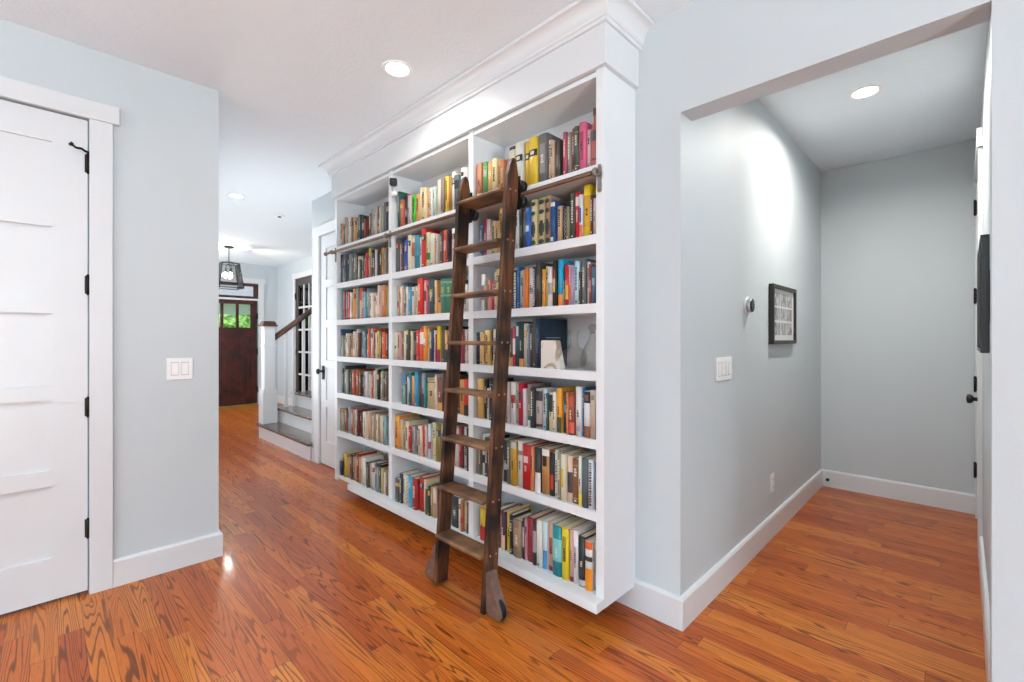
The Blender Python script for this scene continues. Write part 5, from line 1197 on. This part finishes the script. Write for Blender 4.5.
for i, b in enumerate(BOOKS):
    bay, row, x, w_b, h_b, spec, lab = b
    d = min(.215, max(.125, .62*h_b+.02+R.uniform(-.012, .018)))
    if spec.endswith('/P'): d = .225
    set_back = R.uniform(.002, .024)
    if spec.endswith('/P'): set_back = .002
    y0 = YF+.008+set_back
    d = min(d, YK-.002-y0)
    cv, pg, mats = book_geo(w_b, h_b, d, spec)
    z0 = SHZ[row]+.0003
    pm = R.choice(PAGES)
    if i in single:
        o = cv.build('book', mats, None, 0, origin=(0, 0, 0))
        o.location = (x, y0, z0)
        ORG[o.name] = Vector((0, 0, 0))
        setp(o, lab, 'book', 'books on the %s shelf of the %s bay' % (ORD[row], GROUPN[bay]))
        pg.build('page_block', pm, o)
    else:
        for src, ms in ((cv, mats), (pg, [pm])):
            n0 = len(rest_cv.v); rest_cv.v += [(x+a, y0+c, z0+e) for a, c, e in src.v]
            idx = []
            for m in ms:
                if m not in rest_mats: rest_mats.append(m)
                idx.append(rest_mats.index(m))
            for f, m, s_ in zip(src.f, src.m, src.sm): rest_cv.face([n0+q for q in f], idx[m], s_)
ro = rest_cv.build('books', rest_mats)
setp(ro, 'remaining smaller books of the far bay and those tucked behind the ladder', 'books', None, 'stuff')

# bookends, vessels, bottle on the shelves
zs = SHZ[3]+.0003
be = MB()
pf = [(-1.505, 0), (-1.382, 0), (-1.412, .135), (-1.418, .139), (-1.500, .139), (-1.505, .134)]
be.prism([(a, zs+b) for a, b in pf], 'y', YF+.012, YF+.055)
m, nt, b = newmat('banded_stone'); tc = N(nt, 'ShaderNodeTexCoord'); nz = N(nt, 'ShaderNodeTexNoise'); nz.inputs['Scale'].default_value = 7; nz.inputs['Detail'].default_value = 1
nt.links.new(tc.outputs['Object'], nz.inputs['Vector']); mu = N(nt, 'ShaderNodeMath', operation='MULTIPLY'); mu.inputs[1].default_value = 26; nt.links.new(nz.outputs['Fac'], mu.inputs[0])
sn = N(nt, 'ShaderNodeMath', operation='SINE'); nt.links.new(mu.outputs[0], sn.inputs[0]); cr = N(nt, 'ShaderNodeValToRGB'); nt.links.new(sn.outputs[0], cr.inputs[0])
cr.color_ramp.elements[0].color = hexc('d8d3cb')+(1,); cr.color_ramp.elements[1].color = hexc('a89684')+(1,); cr.color_ramp.elements[0].position = .6
nt.links.new(cr.outputs[0], b.inputs['Base Color']); b.inputs['Roughness'].default_value = .2
setp(be.build('bookend', m, bevel=.003), 'pale banded stone bookend in front of the large navy book', 'bookend')
def vessel(name, label, cx, cy, prof, stop=None):
    t = thing(name, label, 'glass vessel', (cx, cy, zs))
    inner = [(max(.0, r-.003), z+(.004 if i == 0 else 0)) for i, (r, z) in enumerate(prof)]
    MB().lathe([(0.0, prof[0][1])]+prof+inner[::-1]+[(0.0, inner[0][1])], (cx, cy, zs), 32).build('glass_body', VASE, t)
    return t
vessel('glass_carafe', 'round clear glass carafe with flared neck beside the stone bookend', -1.383, YF+.125,
       [(.030, 0), (.050, .006), (.063, .028), (.066, .052), (.060, .078), (.042, .098), (.025, .110), (.021, .125), (.021, .160), (.025, .178), (.032, .190)])
v2 = vessel('glass_decanter', 'bellied clear glass decanter with stopper, at the end panel', -1.238, YF+.075,
       [(.038, 0), (.050, .010), (.054, .05), (.050, .085), (.034, .12), (.017, .15), (.014, .17), (.018, .178)])
MB().lathe([(0.0, .172), (.010, .172), (.011, .182), (.019, .192), (.021, .202), (.014, .214), (0, .218)], (-1.238, YF+.075, zs), 24).build('stopper', shell_glass('stopper_glass', .85), v2)
# row one: bottle at the end panel
z0 = SHZ[0]+.0003; bx_, by_ = -1.193, YF+.035
bt = thing('bottle', 'tall reddish bottle with dark label standing at the end panel on top shelf', 'bottle', (bx_, by_, z0))
MB().lathe([(0, 0), (.0215, 0), (.023, .004), (.023, .165), (.019, .185), (.011, .205), (.009, .235), (.0095, .262), (.0, .262)], (bx_, by_, z0), 24).build('bottle_body', simple('bottle_rose', 'a8605a', .2, noise=.05), bt)
MB().lathe([(.0233, .115), (.0236, .117), (.0236, .16), (.0233, .162)], (bx_, by_, z0), 24, close=True).build('label_band', simple('bottle_label', '4a4245', .5), bt)
MB().lathe([(.0233, .028), (.0236, .03), (.0236, .034), (.0233, .036)], (bx_, by_, z0), 24, close=True).build('lower_band', simple('bottle_line', '5a2422', .5), bt)
MB().lathe([(.011, .238), (.012, .24), (.012, .268), (.0, .27)], (bx_, by_, z0), 20).build('bottle_cap', simple('bottle_cap', '5c3430', .3), bt)

# small camera on a stand fixed to the divider between far and middle bays
cx, cy, cz = -2.860, YF-.005, 2.395
sc_ = thing('security_camera', 'small black square camera on white mount at top of bookcase divider', 'camera', (cx, cy, cz-.09))
rot = Matrix.Rotation(math.radians(52), 4, 'Z')
bdy = MB(); r_ = .012; hs = .026; pts = []
for (sx_, sz_) in ((1, 1), (-1, 1), (-1, -1), (1, -1)):
    for i in range(5):
        a = {(1, 1): 0, (-1, 1): pi/2, (-1, -1): pi, (1, -1): 3*pi/2}[(sx_, sz_)]+pi/2*i/4
        pts.append((sx_*(hs-r_)+r_*cos(a), sz_*(hs-r_)+r_*sin(a)))
bdy.prism(pts, 'y', -.03, 0)
bdy.v = [tuple(rot @ Vector(v)+Vector((cx, cy, cz))) for v in bdy.v]
bdy.build('camera_body', BLACKP, sc_, .003)
ln = MB().lathe([(.009, -.0305), (.009, -.033), (.006, -.034), (0, -.0335)], (0, 0, 0), 18, ax='y'); ln.v = [tuple(rot @ Vector(v)+Vector((cx, cy, cz))) for v in ln.v]
ln.build('lens', simple('lens_glass', '3a4048', .08), sc_)
MB().tube([(cx, cy, cz-.026), (cx, cy+.006, cz-.055)], .006, 12).lathe([(.0, -.092), (.018, -.09), (.027, -.08), (.026, -.068), (.016, -.056), (.0, -.052)], (cx-.002, cy+.010, cz), 22).build('mount', PLASTIC, sc_)

# ---------------------------------------------------------------- wall fittings
def rocker_plate(label, f, gangs, wd, ht, group=None):
    c = Vector(f(0, 0, 0)); t = thing('light_switch', label, 'switch', tuple(c), group)
    map_pts(MB().box(-wd/2, wd/2, 0, .006, -ht/2, ht/2), f).build('switch_plate', PLASTIC, t, .002)
    for i in range(gangs):
        u = (i-(gangs-1)/2)*.046
        map_pts(MB().prism([(0.006, -.034), (.0085, -.034), (.0115, .034), (.006, .034)], 'x', u-.0165, u+.0165), f).build('rocker', simple('rocker_white', 'f4f4f4', .25) if 'rocker_white' not in bpy.data.materials else bpy.data.materials['rocker_white'], t, .0008)
        map_pts(MB().box(u-.0185, u+.0185, .0055, .0064, -.037, .037), f).build('rocker_recess', simple('recess_grey', 'a8aaac', .6) if 'recess_grey' not in bpy.data.materials else bpy.data.materials['recess_grey'], t)
rocker_plate('white double light switch on the grey wall beside the panelled door', lambda u, d, z: (XL+d, .527-u, 1.127+z), 2, .122, .122)
rocker_plate('white four gang light switch on the side hall wall under the thermostat', lambda u, d, z: (-.903+d, 2.505+u, 1.138+z), 4, .21, .122)
# outlet
ot = thing('wall_outlet', 'white power outlet low on the side hall wall above baseboard', 'outlet', (-.903, 3.36, .344))
fo = lambda u, d, z: (-.903+d, 3.36+u, .344+z)
map_pts(MB().box(-.037, .037, 0, .006, -.06, .06), fo).build('outlet_plate', PLASTIC, ot, .002)
for zz in (.028, -.028):
    so_ = map_pts(MB().prism([(-.016, zz-.017), (.016, zz-.017), (.016, zz+.017), (-.016, zz+.017)], 'y', 0, 0), fo) if False else map_pts(MB().box(-.016, .016, .006, .0085, zz-.015, zz+.015), fo)
    s1_ = so_.build('socket', PLASTIC, ot, .001)
    map_pts(MB().box(-.008, -.0055, .0084, .009, zz-.006, zz+.006).box(.0055, .008, .0084, .009, zz-.006, zz+.006), fo).build('slot', DARK, s1_)
# thermostat
th = thing('thermostat', 'round dark thermostat with silver ring on the side hall wall', 'thermostat', (-.903, 2.87, 1.49))
MB().lathe([(.052, 0), (.054, .003), (.050, .006)], (-.903, 2.87, 1.49), 32, ax='x').build('back_plate', PLASTIC, th)
MB().lathe([(.036, .006), (.040, .010), (.041, .026), (.038, .030)], (-.903, 2.87, 1.49), 32, ax='x').build('ring', CHROME, th)
MB().lathe([(.0385, .028), (.038, .032), (.02, .034), (0, .0345)], (-.903, 2.87, 1.49), 32, ax='x').build('dial_face', BLACKP, th)
# framed collage
fp = thing('picture_frame', 'black framed collage of small grey photographs on side hall wall', 'picture', (-.903, 3.58, 1.258))
fy0, fy1, fz0, fz1 = 3.29, 3.86, 1.262, 1.655
fr = MB().box(-.902, -.872, fy0, fy0+.024, fz0, fz1).box(-.902, -.872, fy1-.024, fy1, fz0, fz1).box(-.902, -.872, fy0+.024, fy1-.024, fz0, fz0+.024).box(-.902, -.872, fy0+.024, fy1-.024, fz1-.024, fz1)
fr.build('frame', simple('frame_black', '23241f', .4), fp, .0015)
MB().box(-.900, -.888, fy0+.024, fy1-.024, fz0+.024, fz1-.024).build('mat_board', simple('mat_white', 'd8d9d6', .7), fp)
m, nt, b = newmat('grey_photographs'); tc = N(nt, 'ShaderNodeTexCoord'); nz = N(nt, 'ShaderNodeTexNoise'); nz.inputs['Scale'].default_value = 26; nz.inputs['Detail'].default_value = 5
mp = N(nt, 'ShaderNodeMapping'); mp.inputs['Scale'].default_value = (1, 1.6, .8); nt.links.new(tc.outputs['Object'], mp.inputs[0]); nt.links.new(mp.outputs[0], nz.inputs['Vector'])
cr = N(nt, 'ShaderNodeValToRGB'); cr.color_ramp.elements[0].position = .35; cr.color_ramp.elements[0].color = hexc('3c3e40')+(1,); cr.color_ramp.elements[1].position = .62; cr.color_ramp.elements[1].color = hexc('c4c6c6')+(1,)
nt.links.new(nz.outputs['Fac'], cr.inputs[0]); nt.links.new(cr.outputs[0], b.inputs['Base Color']); b.inputs['Roughness'].default_value = .4
for i in range(3):
    for j in range(3):
        a = fy0+.07+i*.148; c = fz0+.060+j*.098
        MB().box(-.888, -.8872, a, a+.132, c, c+.084).build('photograph', m, fp)
# black panel on the east wall of the side hall
bp_ = thing('wall_display', 'slim black wall mounted screen seen edge-on, by the hall door', 'screen', (.055, 2.45, 1.24))
MB().prism([(2.20, 1.248), (2.20, 1.645), (2.70, 1.645), (2.70, 1.248)], 'x', .040, .062).build('screen_case', BLACKP, bp_, .002)
MB().box(.0395, .0402, 2.215, 2.685, 1.262, 1.631).build('screen_glass', simple('screen_dark', '0c0f14', .6, spec=.2), bp_)
MB().box(.062, .0798, 2.35, 2.57, 1.36, 1.54).build('wall_bracket', IRON, bp_)
# door stop on the far baseboard
ds = thing('door_stop', 'small black door stop sticking out of the far baseboard', 'door stop', (-.84, 4.80, .075))
MB().cyl((-.84, 4.801, .075), (0, -1, 0), .004, .055, 10).build('stop_rod', CHROME, ds)
MB().lathe([(.012, -.062), (.014, -.052), (.006, -.046), (.0, -.046)], (-.84, 4.80, .075), 14, ax='y').build('rubber_tip', BLACK, ds)

# ---------------------------------------------------------------- lamps
def can(i, x, y, power, label):
    t = thing('recessed_light', label, 'ceiling light', (x, y, CEIL-.006), 'recessed ceiling lights' if False else None)
    MB().lathe([(.060, -.001), (.062, -.004), (.080, -.006), (.084, -.002), (.084, 0)], (x, y, CEIL), 36, close=True).build('trim_ring', PLASTIC, t)
    MB().lathe([(0, -.0015), (.060, -.0015), (.060, -.0005), (0, -.0005)], (x, y, CEIL), 36).build('lens', CANGLOW, t)
    l = bpy.data.lights.new('recessed_lamp', 'AREA'); l.shape = 'DISK'; l.size = .12; l.energy = power; l.color = (1, .95, .88); l.spread = math.radians(162)
    o = bpy.data.objects.new('recessed_lamp', l); COL.objects.link(o); o.location = (x, y, CEIL-.012)
labs = ['recessed ceiling light nearest the top of the bookcase', 'recessed ceiling light farther down the passage', 'recessed ceiling light in the side hall',
        'recessed ceiling light in the living room, east one', 'recessed ceiling light in the living room, west one']
labs[0] = 'large round recessed ceiling light in front of the bookcase crown'
for i, (x, y, p) in enumerate(CANS): can(i, x, y, p, labs[i])
sd = thing('smoke_detector', 'small round ceiling sprinkler cover with dark centre over the passage', 'sprinkler', (-5.83, 1.95, CEIL-.02))
MB().lathe([(0, 0), (.055, 0), (.055, -.008), (.045, -.014), (.022, -.016), (0, -.016)], (-5.83, 1.95, CEIL-.0005), 26).build('cover', PLASTIC, sd)
MB().lathe([(0, -.016), (.022, -.016), (.020, -.024), (0, -.026)], (-5.83, 1.95, CEIL-.0005), 20).build('sensor', simple('sensor_grey', '4c4c4c', .5), sd)
# lantern
lx, ly = -8.38, 2.04
la = thing('lantern_pendant', 'black framed glass lantern pendant hanging in the entry', 'pendant lamp', (lx, ly, 2.12))
MB().lathe([(0, 0), (.07, 0), (.07, -.018), (.05, -.026), (0, -.026)], (lx, ly, CEIL-.0005), 26).build('canopy', IRON, la)
MB().tube([(lx, ly, CEIL-.02), (lx, ly, 2.53)], .007, 10).build('stem', IRON, la)
a_t, a_b, zt, zb = .12, .17, 2.50, 2.11
fr = MB()
ct = [(lx+a_t*sx, ly+a_t*sy, zt) for sx, sy in ((1, 1), (-1, 1), (-1, -1), (1, -1))]
cbm = [(lx+a_b*sx, ly+a_b*sy, zb) for sx, sy in ((1, 1), (-1, 1), (-1, -1), (1, -1))]
for i in range(4):
    fr.tube([ct[i], cbm[i]], .0065, 6); fr.tube([ct[i], ct[(i+1) % 4]], .007, 6); fr.tube([cbm[i], cbm[(i+1) % 4]], .007, 6); fr.tube([ct[i], (lx, ly, 2.535)], .005, 6)
fr.build('lantern_frame', IRON, la)
for i in range(4):
    g = MB(); j = (i+1) % 4; g.v = [ct[i], ct[j], cbm[j], cbm[i]]; c0 = Vector((lx, ly, 2.33))
    g.v += [tuple(Vector(v)+(c0-Vector(v)).normalized()*.004) for v in g.v]
    for q in ((0, 1, 2, 3), (4, 7, 6, 5), (0, 4, 5, 1), (1, 5, 6, 2), (2, 6, 7, 3), (3, 7, 4, 0)): g.face(q)
    g.build('lantern_glass', PANE, la)
for i in range(3):
    a = 2*pi*i/3+.5; px, py = lx+.045*cos(a), ly+.045*sin(a)
    cn = MB().tube([(lx, ly, 2.50), (px, py, 2.46), (px, py, 2.42)], .006, 8).cyl((px, py, 2.36), (0, 0, 1), .010, .06, 12).build('candle_holder', IRON, la)
    MB().lathe([(.006, 2.36), (.018, 2.335), (.021, 2.31), (.014, 2.275), (0, 2.262)], (px, py, 0), 16).build('bulb', BULB, cn)
pl_ = bpy.data.lights.new('lantern_lamp', 'POINT'); pl_.energy = 28; pl_.color = (1, .9, .75); pl_.shadow_soft_size = .03
po = bpy.data.objects.new('lantern_lamp', pl_); COL.objects.link(po); po.location = (lx, ly, 2.31)

# ---------------------------------------------------------------- stair
stt = thing('staircase', 'white staircase with dark wooden treads, brown handrail and white balusters', 'stairs', (-5.8, 1.95, 0))
RISE, RUN, SX0, SX1, SY = .188, .225, -6.61, -4.93, 1.955
for i in range(3):
    y0 = SY+i*RUN; z1 = RISE*(i+1)
    xr = SX1 if i == 0 else -4.981
    ylim = YB-.0005 if False else None
    mbr = MB()
    if i == 0:
        mbr.box(SX0, -4.94, y0, YB-.021, 0, z1-.03).box(SX0, -4.981, YB-.021, y0+RUN-.0005, 0, z1-.03)
    else: mbr.box(SX0, -4.981, y0, y0+(RUN if i < 2 else .9)-.0005, 0 if i == 2 else z1-RISE+.0005 if False else 0, z1-.03)
    mbr.build('riser', WHITE, stt, .002)
    mt = MB()
    if i == 0:
        mt.box(SX0-.03, -4.915, y0-.03, YB-.021, z1-.03+.0002, z1).box(SX0-.03, -4.981, YB-.021, y0+RUN-.0005, z1-.03+.0002, z1)
    else: mt.box(SX0-.03, -4.981, y0-.03, y0+(RUN if i < 2 else .9)-.0005, z1-.03+.0002, z1)
    mt.build('tread', TREADW, stt, .006)
nx, ny, nz_ = -6.54, 2.045, RISE+.0005
def sq(mb, hw, z0, z1): mb.box(nx-hw, nx+hw, ny-hw, ny+hw, z0, z1)
q = MB(); sq(q, .088, nz_, .60); q.lathe([(.11*1.0, .62), (.088, .645)], (nx, ny, 0), 4, m=0) if False else None
sq(q, .080, .60, .64); sq(q, .066, .64, 1.46); sq(q, .078, 1.19, 1.215); sq(q, .070, 1.435, 1.46)
nw = q.build('newel_post', WHITE, stt, .004)
q = MB(); sq(q, .092, 1.4605, 1.485); sq(q, .078, 1.485, 1.515); sq(q, .066, 1.515, 1.53)
q.build('newel_cap', simple('cap_wood', '5a3a30', .35, noise=.2, scale=20), nw, .005)
hr = stt
def zr(y): return 1.30+(y-2.10)*.78
pr = [(-.030, -.045), (.030, -.045), (.036, -.010), (.030, .025), (.012, .040), (-.012, .040), (-.030, .025), (-.036, -.010)]
mb = MB(); y_a, y_b = ny+.064, 3.28
n0 = 0
for y in (y_a, y_b): mb.v += [(-6.54+a, y, zr(y)+c) for a, c in pr]
for i in range(8): mb.face((i, (i+1) % 8, 8+(i+1) % 8, 8+i), 0, True)
mb.face(range(8)); mb.face(range(15, 7, -1)); mb.build('handrail', RAILW, hr)
for y in (2.27, 2.37, 2.50, 2.62, 2.74, 2.86, 2.98, 3.10):
    zb_ = RISE*2 if y < SY+2*RUN else RISE*3
    MB().box(-6.54-.017, -6.54+.017, y-.017, y+.017, zb_+.0005, zr(y)-.040).build('baluster', WHITE, hr)
# dark shelving seen through the study door
bs = thing('study_shelf', 'tall dark bookshelf seen dimly through the glazed study door', 'shelf', (-8.6, 4.55, 0))
f_ = MB().box(-9.4, -9.37, 4.45, 4.78, 0, 1.9).box(-7.8, -7.77, 4.45, 4.78, 0, 1.9).box(-9.37, -7.8, 4.76, 4.78, 0, 1.9)
for k in range(6): f_.box(-9.37, -7.8, 4.45, 4.76, .02+k*.37, .045+k*.37)
f_.build('shelf_frame', simple('espresso_wood', '2c2420', .5), bs)

# ---------------------------------------------------------------- outside the front door
hs_ = thing('house', 'white house across the street, seen over the hedge', 'house', (-27, 6, -.15))
MB().box(-31, -26, -6, 20, -.15, 3.4).build('house_wall', simple('white_siding', 'f0f0ec', .7), hs_)
MB().prism([(-32, 3.35), (-28.5, 4.9), (-25, 3.35), (-25, 3.2), (-32, 3.2)], 'y', -7, 21).build('roof', simple('grey_roof', '7c8288', .8), hs_)

g = MB().box(-40, -10.14, -20, 25, -.25, -.15); o = g.build('ground', simple('lawn', '5c7a3c', .9, noise=.3, scale=3)); o['kind'] = 'structure'
m, nt, b = newmat('hedge_leaves'); tc = N(nt, 'ShaderNodeTexCoord'); nz = N(nt, 'ShaderNodeTexNoise'); nz.inputs['Scale'].default_value = 9; nz.inputs['Detail'].default_value = 6
nt.links.new(tc.outputs['Object'], nz.inputs['Vector']); cr = N(nt, 'ShaderNodeValToRGB'); cr.color_ramp.elements[0].position = .4; cr.color_ramp.elements[0].color = hexc('24481a')+(1,); cr.color_ramp.elements[1].position = .62; cr.color_ramp.elements[1].color = hexc('7cae4c')+(1,)
nt.links.new(nz.outputs['Fac'], cr.inputs[0]); nt.links.new(cr.outputs[0], b.inputs['Base Color']); b.inputs['Roughness'].default_value = .8
bm = bmesh.new(); hv = []
for i in range(41):
    for j in range(9):
        y = -2+i*.35; z = -.2+j*.272; x = -15.2+.35*sin(i*1.9+j)*.5+.15*sin(i*.7)+(-.35 if j == 8 else 0)
        hv.append(bm.verts.new((x+R.uniform(-.1, .1), y, z+R.uniform(-.08, .08))))
for i in range(40):
    for j in range(8): bm.faces.new((hv[i*9+j], hv[(i+1)*9+j], hv[(i+1)*9+j+1], hv[i*9+j+1]))
me = bpy.data.meshes.new('hedge'); bm.to_mesh(me); bm.free(); me.materials.append(m)
ho = bpy.data.objects.new('hedge', me); COL.objects.link(ho); so = ho.modifiers.new('depth', 'SOLIDIFY'); so.thickness = .9
setp(ho, 'bright green hedge outside, seen through the front door glass', 'hedge')
